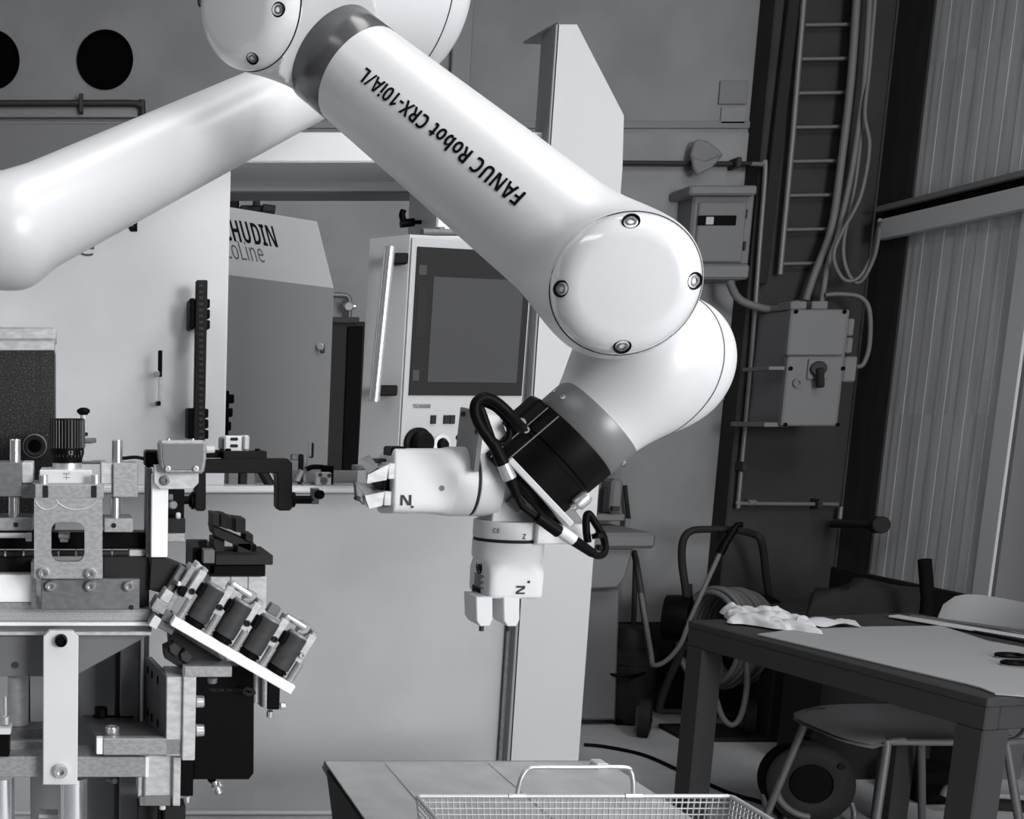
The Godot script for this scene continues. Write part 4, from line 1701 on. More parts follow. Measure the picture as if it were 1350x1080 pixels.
	b.tube([P(580, 300, 2.08), P(580, 310, 2.08)], 0.008, 10)
	put("pivot_bar", b, M.aluminium_dark, t)


# ------------------------------------------------------------------ the robot arm
func robot() -> void:
	var base := Vector3(-0.42, 0, -1.55)
	var t := thing("robot_arm", "large white jointed robot arm with dark bands reaching across the picture", "robot arm", base)
	# forearm: from the dark band (A) down to the wrist joint (F1)
	var A := P(471, 98, 1.50)
	var F1 := P(816, 376, 1.215)
	var a := (F1 - A).normalized()
	var L := A.distance_to(F1)
	var n5 := Vector3(-0.33, -0.12, 0.94).normalized()
	var cn := P(823, 375, 1.165)
	var cc := cn - n5 * 0.058
	var fore := func(p: Vector3) -> float:
		var d := s_cone(p, A - a * 0.05, F1, 0.0603, 0.0655)
		d = s_min(d, s_round_cyl(p, cc, n5, 0.060, 0.0683, 0.005), 0.035)
		return maxf(d, -(p - A).dot(a))
	var b := MB.new()
	sdf(b, fore, F1 - Vector3(0.52, 0.16, 0.42), F1 + Vector3(0.16, 0.48, 0.2), 0.0048)
	put("forearm_shell", b, M.robot_white, t)
	# wrist cover: a shallow dome on the near end of the joint
	b = MB.new()
	b.lathe(cn, n5, dome(0.0684, 0.036, 0.0), 72)
	var cover := put("wrist_cover", b, M.robot_cover, t)
	b = MB.new()
	b.tube(circle(cn + n5 * 0.0006, n5, 0.0684, 90), 0.0009, 6, true)
	put("seam", b, M.ink, cover)
	var up5 := (Vector3.UP - n5 * n5.y).normalized()
	for k in 4:
		var ang: float = [0.02, 1.60, 3.16, 4.74][k]
		var dir := up5.rotated(n5, ang)
		on_dome(cover, cn, n5, dir, 0.0684, 0.036, 0.86)
	# wrist: round body on the far side of the joint, tapering to the tool flange
	var Cf := P(785, 555, 1.30)
	var a6 := Vector3(-0.70, -0.69, -0.16).normalized()
	var W0 := P(859, 479, 1.30)
	var n6 := Vector3(-0.90, 0.06, 0.43).normalized()
	var wrist := func(p: Vector3) -> float:
		var d := s_round_cyl(p, W0, n6, 0.072, 0.0725, 0.052)
		d = s_min(d, s_cone(p, W0 - a6 * 0.0, Cf, 0.068, 0.0552), 0.03)
		return maxf(d, (p - Cf).dot(a6))
	b = MB.new()
	sdf(b, wrist, W0 - Vector3(0.2, 0.2, 0.16), W0 + Vector3(0.16, 0.15, 0.16), 0.0045)
	var wr := put("wrist_shell", b, M.robot_white, t)
	b = MB.new()
	b.tube(seam_ring(wrist, W0 - n6 * 0.012, -n6, 0.08, 0.0003), 0.0007, 6)
	put("seam", b, M.mid, wr)
	# flange ring and black coupling
	b = MB.new()
	b.lathe(Cf, a6, [Vector2(0, -0.006), Vector2(0.0566, -0.006), Vector2(0.0572, -0.005), Vector2(0.0572, 0.027), Vector2(0.056, 0.0285), Vector2(0, 0.0285)], 64)
	var ring := put("flange_ring", b, M.robot_flange, t)
	var toward := (Vector3(-0.42, -0.1, 0.9) - a6 * a6.dot(Vector3(-0.42, -0.1, 0.9))).normalized()
	var side := a6.cross(toward).normalized()
	for k in 3:
		var dir := toward.rotated(a6, [-1.2, 0.9, 1.35][k])
		screw(ring, Cf + a6 * 0.012 + dir * 0.0572, dir, 0.003, 0.0015, M.steel)
	b = MB.new()
	b.lathe(Cf + a6 * 0.028, a6, [Vector2(0, 0), Vector2(0.056, 0), Vector2(0.0565, 0.002), Vector2(0.0565, 0.030), Vector2(0.0545, 0.032), Vector2(0.0545, 0.036), Vector2(0.0565, 0.038), Vector2(0.0565, 0.082), Vector2(0.054, 0.084), Vector2(0, 0.084)], 64)
	var coup := put("tool_coupling", b, M.black, t)
	b = MB.new()
	for k in 2:
		var dir := toward.rotated(a6, [0.62, 0.98][k])
		b.tube([Cf + a6 * 0.03 + dir * 0.0566, Cf + a6 * 0.110 + dir * 0.0566], 0.0009, 6)
	put("edge_strip", b, M.pale, coup)
	b = MB.new()
	var sc := Cf + a6 * 0.052 + toward.rotated(a6, 1.25) * 0.058
	b.box(sc, Vector3(0.03, 0.022, 0.045), 0.003, Basis(toward.rotated(a6, 1.25).cross(a6), toward.rotated(a6, 1.25), a6))
	put("coupling_block", b, M.black, coup)
	for k in 2:
		screw(coup, P([686, 693][k], [558, 567][k], 1.235), toward, [0.0055, 0.0038][k], 0.006, M.steel)
	b = MB.new()
	b.lathe(P(770, 657, 1.27), a6, [Vector2(0, -0.006), Vector2(0.006, -0.006), Vector2(0.0085, -0.002), Vector2(0.0085, 0.010), Vector2(0.005, 0.012), Vector2(0.005, 0.016), Vector2(0, 0.016)], 8)
	put("air_fitting", b, M.steel, coup)
	# dark rotation band at the elbow
	b = MB.new()
	b.lathe(A, -a, [Vector2(0, -0.005), Vector2(0.0610, -0.005), Vector2(0.0615, -0.004), Vector2(0.0622, 0.054), Vector2(0.0616, 0.055), Vector2(0, 0.055)], 72)
	put("rotation_band", b, M.robot_band, t)
	# elbow housing with its cover
	var n3 := Vector3(-0.76, -0.26, 0.60).normalized()
	var en := P(333, 4, 1.51)
	var E := en - n3 * 0.066
	var B0 := A - a * 0.050
	var elbow := func(p: Vector3) -> float:
		var d := s_round_cyl(p, E, n3, 0.068, 0.0765, 0.005)
		d = s_min(d, s_cone(p, E, B0 + a * 0.06, 0.068, 0.0605), 0.05)
		return maxf(maxf(d, (p - B0).dot(a)), (p - en).dot(n3))
	b = MB.new()
	sdf(b, elbow, E - Vector3(0.17, 0.17, 0.17), E + Vector3(0.17, 0.16, 0.17), 0.005)
	put("elbow_housing", b, M.robot_white, t)
	b = MB.new()
	b.lathe(en, n3, dome(0.0766, 0.042, 0.0), 72)
	var ec := put("elbow_cover", b, M.robot_cover, t)
	b = MB.new()
	b.tube(circle(en + n3 * 0.0006, n3, 0.0766, 90), 0.0011, 6, true)
	put("seam", b, M.ink, ec)
	var up3 := (Vector3.UP - n3 * n3.y).normalized()
	for k in 4:
		var dir := up3.rotated(n3, [-1.90, -2.98, 1.24, 0.16][k])
		on_dome(ec, en, n3, dir, 0.0766, 0.042, 0.84)
	# motor housing behind, joining the two links
	var mc := P(492, -4, 2.0)
	var mn := Vector3(0.93, 0.02, -0.36).normalized()
	var motor := func(p: Vector3) -> float:
		return s_round_cyl(p, mc, mn, 0.125, 0.122, 0.05)
	b = MB.new()
	sdf(b, motor, mc - Vector3(0.18, 0.16, 0.18), mc + Vector3(0.18, 0.16, 0.18), 0.006)
	var mh := put("joint_motor_housing", b, M.robot_white, t)
	b = MB.new()
	b.tube(circle(mc + mn * 0.064, mn, 0.1222, 90), 0.0010, 6, true)
	put("seam", b, M.ink, mh)
	# upper arm with the shoulder joint at the picture's edge
	var S := P(12, 305, 1.55)
	var T := P(470, 83, 1.95)
	var ns := Vector3(0.55, 0.1, 0.83).normalized()
	var upper := func(p: Vector3) -> float:
		var d := s_cone(p, S, T, 0.069, 0.052)
		return s_min(d, s_round_cyl(p, S + Vector3(-0.06, 0, -0.02), Vector3(1, 0, 0), 0.10, 0.066, 0.03), 0.03)
	b = MB.new()
	sdf(b, upper, Vector3(S.x - 0.24, S.y - 0.12, T.z - 0.1), Vector3(T.x + 0.1, T.y + 0.12, S.z + 0.12), 0.006)
	put("upper_arm_shell", b, M.robot_white, t)
	b = MB.new()
	b.cyl(Vector3(base.x, 0.0, base.z), Vector3(base.x, 0.05, base.z), 0.19, 0.19, 40, 0.01)
	b.cyl(Vector3(base.x, 0.05, base.z), Vector3(base.x, S.y, base.z), 0.10, 0.09, 40, 0.01)
	b.cyl(Vector3(base.x - 0.02, S.y, base.z), Vector3(S.x - 0.12, S.y, S.z), 0.085, 0.085, 32, 0.01)
	put("pedestal", b, M.robot_white, t)
	# lettering wrapped on the forearm, read from the wrist towards the elbow
	var mid := A + a * L * 0.33
	var c0 := (Vector3(0, EYE, 0) - mid)
	c0 = (c0 - a * c0.dot(a)).normalized()
	var l := c0.cross(-a).normalized()
	var wide := 0.615 * L
	var wrap := func(x: float, y: float) -> Array:
		var s := 0.74 * L - x
		var r := lerpf(0.0603, 0.0655, (s + 0.05) / (L + 0.05)) + 0.0009
		var th := -0.20 + y / 0.0605
		var nn := c0 * cos(th) + l * sin(th)
		return [A + a * s + nn * r, nn]
	b = MB.new()
	write(b, "FANUC Robot CRX-10iA/L", 0.0150, wrap, true, wide)
	put("lettering", b, M.ink, t)


func dome(r: float, h: float, base: float) -> Array:     # rounded cover profile
	var out := [Vector2(r, base - 0.004), Vector2(r, base)]
	for i in 17:
		var a := PI / 2 * i / 16.0
		out.append(Vector2(r * (0.58 + 0.42 * cos(a)) if i < 16 else r * 0.58, base + h * 0.80 * sin(a)))
	for i in range(1, 9):
		var q := i / 8.0
		out.append(Vector2(r * 0.58 * (1.0 - q), base + h * (0.80 + 0.05 * (1.0 - (1.0 - q) * (1.0 - q)))))
	return out


func on_dome(t: Node, c: Vector3, n: Vector3, dir: Vector3, r: float, h: float, f: float) -> void:   # a screw set into the flank of a dome() cover
	var ang := acos((f - 0.58) / 0.42)
	var at := c + dir * (r * f) + n * (h * 0.80 * sin(ang))
	var nn := (dir * (h * 0.80 * cos(ang)) + n * (r * 0.42 * sin(ang))).normalized()
	recessed_screw(t, at, (nn + n * 0.5).normalized(), 0.0062)


func circle(c: Vector3, n: Vector3, r: float, k: int) -> Array:
	var u := n.cross(Vector3.UP).normalized()
	var w := n.cross(u)
	var out := []
	for i in k:
		out.append(c + (u * cos(TAU * i / k) + w * sin(TAU * i / k)) * r)
	return out


func recessed_screw(t: Node, at: Vector3, n: Vector3, r: float) -> void:
	var b := MB.new()
	b.lathe(at, n, [Vector2(r * 1.25, -0.004), Vector2(r * 1.35, 0.0004), Vector2(r * 1.2, 0.0010), Vector2(r * 1.05, 0.0004), Vector2(r * 0.95, -0.002), Vector2(r * 0.90, -0.004)], 24)
	var ring := put("screw_ring", b, M.ink, t)
	b = MB.new()
	b.lathe(at, n, [Vector2(0, -0.0015), Vector2(r * 0.42, -0.0015), Vector2(r * 0.48, 0.0008), Vector2(r * 0.85, 0.0006), Vector2(r * 0.9, -0.004)], 18)
	put("screw", b, M.aluminium_dark, t)


# ------------------------------------------------------------------ tool bracket, two grippers and their cables
func tools() -> void:
	var d := 1.31
	var t := thing("tool_bracket", "white angled bracket under the black coupling that carries both grippers", "bracket", P(690, 690, d))
	var Cf := P(785, 555, 1.30)
	var a6 := Vector3(-0.70, -0.69, -0.16).normalized()
	var pc := P(706, 648, 1.30)
	var toward := (Vector3(-0.42, -0.1, 0.9) - a6 * a6.dot(Vector3(-0.42, -0.1, 0.9))).normalized()
	var side := a6.cross(toward).normalized()
	var b := MB.new()
	b.box(pc, Vector3(0.098, 0.098, 0.007), 0.001, Basis(side, toward, side.cross(toward)))
	put("mounting_plate", b, M.gripper_white, t)
	b = MB.new()
	fpoly(b, V([664, 604, 744, 692, 648, 692, 655, 640]), 1.315, 0.05, 0.001)
	put("gusset", b, M.gripper_white, t)
	b = MB.new()
	fbox(b, 708, 691, 771, 718, 1.29, 0.085, 0.0015)
	put("bottom_slab", b, M.gripper_white, t)
	b = MB.new()
	fpoly(b, V([714, 676, 744, 690, 771, 690, 758, 672, 735, 668]), 1.33, 0.04, 0.001)
	put("rear_web", b, M.pale, t)
	b = MB.new()
	b.hexa([P(607, 537, 1.37), P(634, 544, 1.285), P(625, 622, 1.285), P(600, 600, 1.37)], [P(611, 537, 1.38), P(640, 543, 1.295), P(631, 622, 1.295), P(604, 600, 1.38)])
	put("side_plate", b, M.pale, t)
	b = MB.new()
	fpoly(b, V([636, 543, 660, 549, 668, 570, 672, 612, 666, 650, 640, 650, 628, 622]), 1.312, 0.07, 0.002)
	put("upright_block", b, M.gripper_white, t)
	for q: Array in [[611, 546], [604, 577], [629, 569], [624, 600]]:
		var dd := lerpf(1.37, 1.285, (q[0] - 604) / 27.0)
		screw(t, P(q[0], q[1], dd), Vector3(-0.85, 0, 0.52), 0.0032, 0.001, M.dark)
	b = MB.new()
	fpoly(b, V([668, 662, 680, 650, 694, 664, 683, 676]), 1.309, 0.006, 0.001)  # shading of a small notch, put in as a grey diamond plate
	put("diagonal_tab", b, M.mid, t)
	b = MB.new()
	fpoly(b, V([684, 646, 693, 641, 708, 660, 702, 666]), 1.305, 0.01, 0.001)
	put("diagonal_tab", b, M.pale, t)

	# gripper that points left
	var roll := 0.10
	var ux := Vector3.RIGHT
	var uy := Vector3(0, cos(roll), -sin(roll)) * -1.0
	uy = -uy
	var fz := Vector3(0, sin(roll), cos(roll))
	var gc := P(590, 635, 1.335)
	t = thing("gripper", "white pneumatic gripper pointing left with two angled metal fingers", "gripper", gc, "robot grippers")
	var X := func(px: float) -> Vector3: return Vector3(P(px, 637, 1.335).x, gc.y, gc.z)
	var r := 0.0405
	b = MB.new()
	var q0 := 0.0372
	b.loft([[X.call(506.5), q0 - 0.006, q0 - 0.006, 8.0], [X.call(508), q0 - 0.0015, q0 - 0.0015, 8.0], [X.call(511), q0, q0, 8.0], [X.call(540), q0, q0, 8.0], [X.call(562), q0, q0, 7.5], [X.call(572), q0 + 0.0002, q0 + 0.0004, 5.5], [X.call(578), q0 + 0.0008, q0 + 0.0012, 3.8], [X.call(583), q0 + 0.0018, q0 + 0.0022, 2.7], [X.call(587), q0 + 0.0028, q0 + 0.0030, 2.15], [X.call(590), r, r, 2.0], [X.call(615), r, r, 2.0]], fz, uy, 72)
	put("body", b, M.gripper_white, t)
	b = MB.new()
	b.cyl(X.call(614.5), X.call(619.5), r - 0.0008, r - 0.0008, 48)
	put("dark_band", b, M.charcoal, t)
	b = MB.new()
	b.cyl(X.call(619), X.call(650), r, r, 48, 0.001)
	put("collar", b, M.gripper_white, t)
	b = MB.new()
	write(b, "N", 0.0118, flat_map(Vector3(P(527.5, 671, 1.295).x, gc.y, gc.z) + fz * (q0 + 0.0002) + uy * (P(530, 671, 1.295).y - gc.y), ux, uy), true, 0.0125)
	put("letter_mark", b, M.dark, t)
	b = MB.new()
	var dot := Vector3(P(543.5, 671, 1.295).x, gc.y, gc.z) + uy * (P(540, 673, 1.295).y - gc.y)
	b.cyl(dot + fz * q0, dot + fz * (q0 + 0.0006), 0.0015, 0.0015, 14)
	put("letter_dot", b, M.dark, t)
	b = MB.new()
	b.cyl(X.call(569) + fz * (q0 - 0.001) - uy * 0.009, X.call(569) + fz * (q0 + 0.0006) - uy * 0.009, 0.0032, 0.0032, 16)
	put("screw_hole", b, M.mid, t)
	b = MB.new()
	b.box(X.call(516) + uy * (q0 - 0.003) + fz * 0.012, Vector3(0.018, 0.012, 0.036), 0.002)
	put("dark_insert", b, M.black, t)
	b = MB.new()
	b.cyl(X.call(588) + uy * (r - 0.002), X.call(588) + uy * (r + 0.0002), 0.0035, 0.0035, 14)
	put("screw_hole", b, M.dark, t)
	# jaws and fingers
	b = MB.new()
	fbox(b, 504, 622, 516, 668, 1.312, 0.05, 0.001)
	put("jaw_guide", b, M.black, t)
	for q: Array in [[512, 611, 521, 632], [506.5, 648, 516, 667]]:
		b = MB.new()
		fbox(b, q[0], q[1], q[2], q[3], 1.298, 0.05, 0.001)
		put("jaw", b, M.aluminium_pale, t)
	for s in 2:
		b = MB.new()
		if s == 0:
			b.hexa([P(485, 626, 1.295), P(513, 612, 1.295), P(509.5, 633, 1.295), P(484, 637.5, 1.295)], [P(483, 622, 1.34), P(511, 609, 1.34), P(508, 628, 1.34), P(482, 632, 1.34)])
		else:
			b.hexa([P(481, 653.5, 1.295), P(507, 648.5, 1.295), P(504, 667, 1.295), P(487, 671, 1.295), ], [P(468, 635.5, 1.36), P(508, 640, 1.36), P(503, 652, 1.36), P(476, 660, 1.36)])
		var f := put("finger", b, M.aluminium_pale, t)
		b = MB.new()
		if s == 0:
			b.hexa([P(472.5, 606, 1.30), P(487, 599.5, 1.31), P(499, 616, 1.30), P(486, 624.5, 1.294)], [P(474.5, 608, 1.31), P(488, 602, 1.32), P(499, 618.5, 1.31), P(487, 627, 1.304)])
			put("angled_pad", b, M.aluminium_dark, f)
			b = MB.new()
			fbox(b, 493, 605, 519, 611, 1.33, 0.02, 0.001)
			put("toothed_strip", b, M.dark, f)
			b = MB.new()
			fbox(b, 466, 613, 484, 620, 1.34, 0.01, 0.001)
			put("clip", b, M.aluminium_dark, f)
		else:
			fpoly(b, V([468, 635, 481, 653, 480, 666, 470, 656]), 1.30, 0.01, 0.001)
			put("angled_pad", b, M.aluminium_dark, f)
			b = MB.new()
			b.tube([P(469, 656, 1.30), P(473, 658, 1.295)], 0.003, 8)
			put("pin", b, M.dark, f)

	# gripper that points down
	gc = P(668, 742, 1.335)
	t = thing("gripper", "white pneumatic gripper pointing down with two square fingers and printed side labels", "gripper", gc, "robot grippers")
	var Y := func(py: float) -> Vector3: return Vector3(gc.x, P(668, py, 1.335).y, gc.z)
	r = 0.0400
	ux = Vector3.RIGHT
	uy = Vector3(0, 0, 1)
	b = MB.new()
	b.loft([[Y.call(712), r, r, 2.0], [Y.call(733), r, r, 2.0], [Y.call(737), q0 - 0.0005, q0 + 0.0016, 2.3], [Y.call(741), q0 - 0.0020, q0 + 0.0006, 3.2], [Y.call(745), q0 - 0.0030, q0 - 0.0002, 4.6], [Y.call(750), q0 - 0.0036, q0 - 0.0004, 6.8], [Y.call(757), q0 - 0.0040, q0 - 0.0005, 8.0], [Y.call(778), q0 - 0.0044, q0 - 0.0006, 8.0], [Y.call(781), q0 - 0.0048, q0 - 0.0010, 8.0], [Y.call(783), q0 - 0.0065, q0 - 0.0025, 8.0], [Y.call(784), q0 - 0.0095, q0 - 0.006, 8.0]], ux, uy, 72)
	put("body", b, M.gripper_white, t)
	b = MB.new()
	b.cyl(Y.call(712.5), Y.call(707.5), r - 0.0008, r - 0.0008, 48)
	put("dark_band", b, M.charcoal, t)
	b = MB.new()
	b.cyl(Y.call(708), Y.call(685), r, r, 48, 0.001)
	put("collar", b, M.gripper_white, t)
	var fr := gc.z + q0 - 0.0004
	b = MB.new()
	write(b, "N", 0.0100, flat_map(Vector3(P(693, 782, 1.295).x, P(693, 784, 1.295).y, fr + 0.0002), Vector3.UP, Vector3.LEFT), true, 0.0098)
	put("letter_mark", b, M.dark, t)
	b = MB.new()
	b.box(Vector3(P(698.5, 768, 1.295).x, P(698.5, 768, 1.295).y, fr + 0.0003), Vector3(0.0026, 0.0030, 0.0006), 0.0)
	put("letter_dot", b, M.dark, t)
	# prints on the left face
	var lx := gc.x - q0 + 0.0036
	b = MB.new()
	b.tube(circle(Vector3(lx - 0.0008, Y.call(746).y, gc.z + 0.006), Vector3.LEFT, 0.008, 28), 0.0008, 6, true)
	b.cyl(Vector3(lx, Y.call(746.5).y, gc.z + 0.007), Vector3(lx - 0.0012, Y.call(746.5).y, gc.z + 0.007), 0.0048, 0.0048, 16)
	put("round_symbol", b, M.ink, t)
	b = MB.new()
	for i in 7:
		b.box(Vector3(lx - 0.0002, Y.call(757 + 2.6 * i).y, gc.z + 0.006 - 0.003 * (i % 3)), Vector3(0.0006, 0.0014, 0.030 - 0.006 * (i % 3)), 0.0)
	put("label_lines", b, M.mid, t)
	b = MB.new()
	b.box(Vector3(lx, Y.call(778).y, gc.z - 0.002), Vector3(0.0006, 0.009, 0.026), 0.0)
	put("label_block", b, M.ink, t)
	b = MB.new()
	var cyl_map := func(ang0: float, y0: float) -> Callable:
		return func(x: float, y: float) -> Array:
			var th := ang0 + x / r
			var nn := Vector3(sin(th), 0, cos(th))
			return [Vector3(gc.x, Y.call(y0).y + y, gc.z) + nn * (r + 0.0004), nn]
	write(b, "CE", 0.005, cyl_map.call(-0.80, 699.0), true)
	put("label_mark", b, M.mid, t)
	b = MB.new()
	write(b, "Z", 0.006, cyl_map.call(0.02, 706.0), true)
	put("letter_mark", b, M.dark, t)
	for q: Array in [[627.5, 649.5], [663.5, 685]]:
		b = MB.new()
		var y0 := 787.0
		fpoly(b, V([q[0], y0, q[1], y0, q[1], 817, q[1] - 4, 826, q[0] + 6, 826, q[0] + 1, 819]), 1.298, 0.042, 0.001)
		var f := put("finger", b, M.gripper_white, t)
		b = MB.new()
		fbox(b, q[0] - 7, 798, q[0] + 1, 808, 1.325, 0.012, 0.002)
		put("bolt_plate", b, M.aluminium_dark, f)
		b = MB.new()
		b.tube([P(q[0] + 7.5, 824, 1.315), P(q[0] + 7, 832, 1.315)], 0.0028, 10)
		put("pin", b, M.dark, f)

	# two sensor cables
	t = thing("gripper_cable", "black cable looping over the left gripper's side plate to a silver connector", "cable", P(650, 580, 1.25))
	b = MB.new()
	wire(b, [[690, 566, 1.235], [682, 558, 1.225], [670, 544, 1.22], [654, 530, 1.22], [640, 524, 1.22], [629, 529, 1.22], [626, 541, 1.22], [631, 558, 1.22], [642, 575, 1.22], [650, 586, 1.22]], 0.0056, 12)
	wire(b, [[629, 531, 1.23], [640, 533, 1.235], [654, 540, 1.235], [668, 555, 1.235], [672, 570, 1.235], [668, 582, 1.235], [658, 585, 1.235], [650, 580, 1.23]], 0.0034, 12)
	wire(b, [[626, 530, 1.225], [634, 540, 1.222], [642, 562, 1.222], [650, 584, 1.222]], 0.0042, 12)
	put("cable_loop", b, M.black, t)
	b = MB.new()
	b.cyl(P(649, 582, 1.22), P(664, 613, 1.22), 0.0060, 0.0066, 16, 0.001)
	b.cyl(P(672, 630, 1.22), P(682, 656, 1.22), 0.0058, 0.0042, 16, 0.001)
	put("cable_sleeve", b, M.black, t)
	b = MB.new()
	b.cyl(P(663, 611, 1.22), P(668, 622, 1.22), 0.0066, 0.0066, 16, 0.001)
	b.cyl(P(667, 620, 1.22), P(673, 632, 1.22), 0.0072, 0.0072, 6, 0.001)
	put("connector", b, M.steel, t)
	t = thing("sensor_cable", "black cable with a white connector curling in a tied loop at the bracket's right end", "cable", P(740, 705, 1.25))
	b = MB.new()
	wire(b, [[681, 652, 1.222], [688, 667, 1.222], [700, 677, 1.222], [712, 686, 1.222]], 0.0034, 12)
	wire(b, [[776, 726, 1.23], [788, 733, 1.24], [797, 728, 1.25], [796, 710, 1.26], [786, 692, 1.26], [777, 678, 1.26], [773, 682, 1.26], [773, 700, 1.26], [775, 715, 1.26]], 0.0040, 12)
	put("cable_loop", b, M.black, t)
	b = MB.new()
	b.cyl(P(708, 681, 1.22), P(738, 702, 1.22), 0.0062, 0.0068, 16, 0.001)
	b.cyl(P(754, 711, 1.22), P(782, 730, 1.228), 0.0060, 0.0050, 16, 0.001)
	put("cable_sleeve", b, M.black, t)
	b = MB.new()
	b.cyl(P(737, 699, 1.22), P(757, 713, 1.22), 0.0066, 0.0066, 8, 0.001)
	put("connector", b, M.gripper_white, t)
	b = MB.new()
	b.tube([P(780, 708, 1.255), P(798, 704, 1.25)], 0.003, 8)
	b.box(P(790, 706, 1.25), Vector3(0.008, 0.006, 0.008), 0.001)
	b.box(P(790, 722, 1.245), Vector3(0.006, 0.006, 0.008), 0.001)
	put("cable_tie", b, M.black, t)


# ------------------------------------------------------------------ the measuring station on the left
func station() -> void:
	# granite block with aluminium caps, behind
	var t := thing("granite_block", "speckled black granite block with aluminium caps at the left edge", "stone block", P(30, 640, 1.62))
	parts(t, [
		["block", -60, 460, 72, 700, 1.60, 0.12, 0.002, "granite"],
		["cap", -60, 431, 73, 449, 1.59, 0.14, 0.003, "aluminium_pale"],
		["cap", -60, 447, 71, 462, 1.595, 0.13, 0.001, "aluminium_pale"],
	])
	t = thing("round_socket", "round black socket with a bright rim between the metal pin and the lens", "socket", P(46, 588, 1.5))
	var b := MB.new()
	b.lathe(P(46, 588, 1.5), Vector3(0, 0, 1), [Vector2(0.0085, -0.09), Vector2(0.0085, 0.01), Vector2(0.012, 0.012), Vector2(0.0148, 0.01), Vector2(0.0148, -0.09)], 32)
	put("barrel", b, M.charcoal, t)
	b = MB.new()
	b.lathe(P(46, 588, 1.5), Vector3(0, 0, 1), [Vector2(0.0140, 0.0095), Vector2(0.0145, 0.0125), Vector2(0.0155, 0.0115), Vector2(0.0157, 0.0), Vector2(0.0149, 0.0)], 32)
	put("rim", b, M.aluminium_dark, t)
	b = MB.new()
	b.cyl(P(46, 588, 1.52), P(46, 588, 1.49), 0.0086, 0.0086, 20)
	put("bore", b, M.void, t)
	# lens
	var lc := P(88, 640, 1.36)
	t = thing("camera_lens", "black knurled camera lens standing on a bright ring in the clamp", "lens", lc)
	var px := U(1.36, 590)
	var at := func(y: float) -> Vector3: return Vector3(P(88.5, 590, 1.36).x, P(88, y, 1.36).y, -1.36)
	b = MB.new()
	var r := 23.2 * px
	b.cyl(at.call(591), at.call(552.5), r - 0.0012, r - 0.0012, 48)
	b.lathe(at.call(553.5), Vector3.UP, [Vector2(r, -0.001), Vector2(r, 0.0008), Vector2(r * 0.9, 0.0016), Vector2(r * 0.75, 0.0016), Vector2(r * 0.7, -0.006), Vector2(0, -0.006)], 48)
	put("barrel", b, M.black, t)
	for k in 34:
		var a := TAU * k / 34
		b = MB.new()
		b.box(at.call(572.0) + Vector3(cos(a), 0, sin(a)) * (r - 0.0008), Vector3(0.0028, 37.0 * px, 0.0017), 0.0005, Basis(Vector3.UP, -a))
		put("grip_rib", b, M.rib_dark, t)
	b = MB.new()
	b.lathe(at.call(610), Vector3.UP, [Vector2(0, 0), Vector2(r * 0.86, 0), Vector2(r * 0.86, 4 * px), Vector2(r * 0.97, 12 * px), Vector2(r * 0.97, 19 * px), Vector2(0, 19 * px)], 48)
	var ring := put("scale_ring", b, M.black, t)
	b = MB.new()
	var lens_map := func(a0: float, y: float) -> Callable:
		return func(x: float, h: float) -> Array:
			var th := a0 + x / r
			var n := Vector3(sin(th), 0, cos(th))
			return [at.call(y) + Vector3(0, h, 0) + n * (r * 0.97 + 0.0004), n]
	write(b, "12", 5.0 * px, lens_map.call(0.05, 599.0), true)
	write(b, "7", 5.0 * px, lens_map.call(0.85, 599.0), true)
	for k in 9:
		write(b, "|", 2.6 * px, lens_map.call(-0.9 + 0.23 * k, 605.0 - 2.6), false)
	put("scale_marks", b, M.pale, ring)
	b = MB.new()
	b.cyl(at.call(622), at.call(609.5), 19.5 * px, 19.5 * px, 48, 0.0006)
	put("mount_ring", b, M.steel, t)
	# clamp stage that carries the lens: cross plates, pins and the slotted front plate
	t = thing("clamp_stage", "aluminium clamp stage with guide pins and an upright plate with a rounded window", "clamp stage", P(95, 800, 1.34))
	parts(t, [
		["base_plate", 52, 620, 121, 639, 1.325, 0.07, 0.001, "gripper_white"],
		["guide_block", -60, 610, 28.5, 655, 1.325, 0.06, 0.001, "aluminium_dark"],
		["guide_block_end", 28.5, 610, 43, 637, 1.33, 0.055, 0.001, "aluminium_pale"],  # lit chamfer side of the block, brightness put into the pale colour
		["guide_block", 149, 611, 182, 656, 1.325, 0.06, 0.001, "aluminium"],
		["guide_block_end", 133, 611, 149, 638, 1.33, 0.055, 0.001, "aluminium_pale"],
		["cross_bar", 28, 637, 137, 657, 1.34, 0.06, 0.001, "aluminium"],
		["lower_block", -60, 683, 43, 700, 1.33, 0.06, 0.001, "aluminium"],
		["lower_block", 137, 684, 175.5, 702, 1.32, 0.06, 0.001, "aluminium"],
		["clamp_bar", 46, 639, 137, 657, 1.295, 0.04, 0.0008, "aluminium"],
		["dark_plate", 54, 764, 184, 804, 1.30, 0.012, 0.0008, "aluminium_dark"],
		["rear_plate", 136, 734, 197, 800, 1.345, 0.02, 0.001, "fixture_dark"],
		["slide_rail", -60, 702, 194, 724, 1.36, 0.03, 0.001, "black"],
		["rail_end", 170, 725, 193, 734, 1.35, 0.02, 0.001, "aluminium_pale"],
		["charcoal_plate", -60, 735, 47, 757, 1.36, 0.03, 0.001, "charcoal"],  # plate in its own charcoal colour
		["white_block", -60, 758, 46, 794, 1.335, 0.05, 0.001, "white_bar"],
		["side_strip", 41, 741, 47, 800, 1.33, 0.03, 0.001, "aluminium_pale"],
		["foot_block", -60, 794, 50, 805, 1.34, 0.05, 0.001, "aluminium"],
	])
	for q: Array in [[115, 5.5], [47.5 + 12, 5.5]]:
		pass
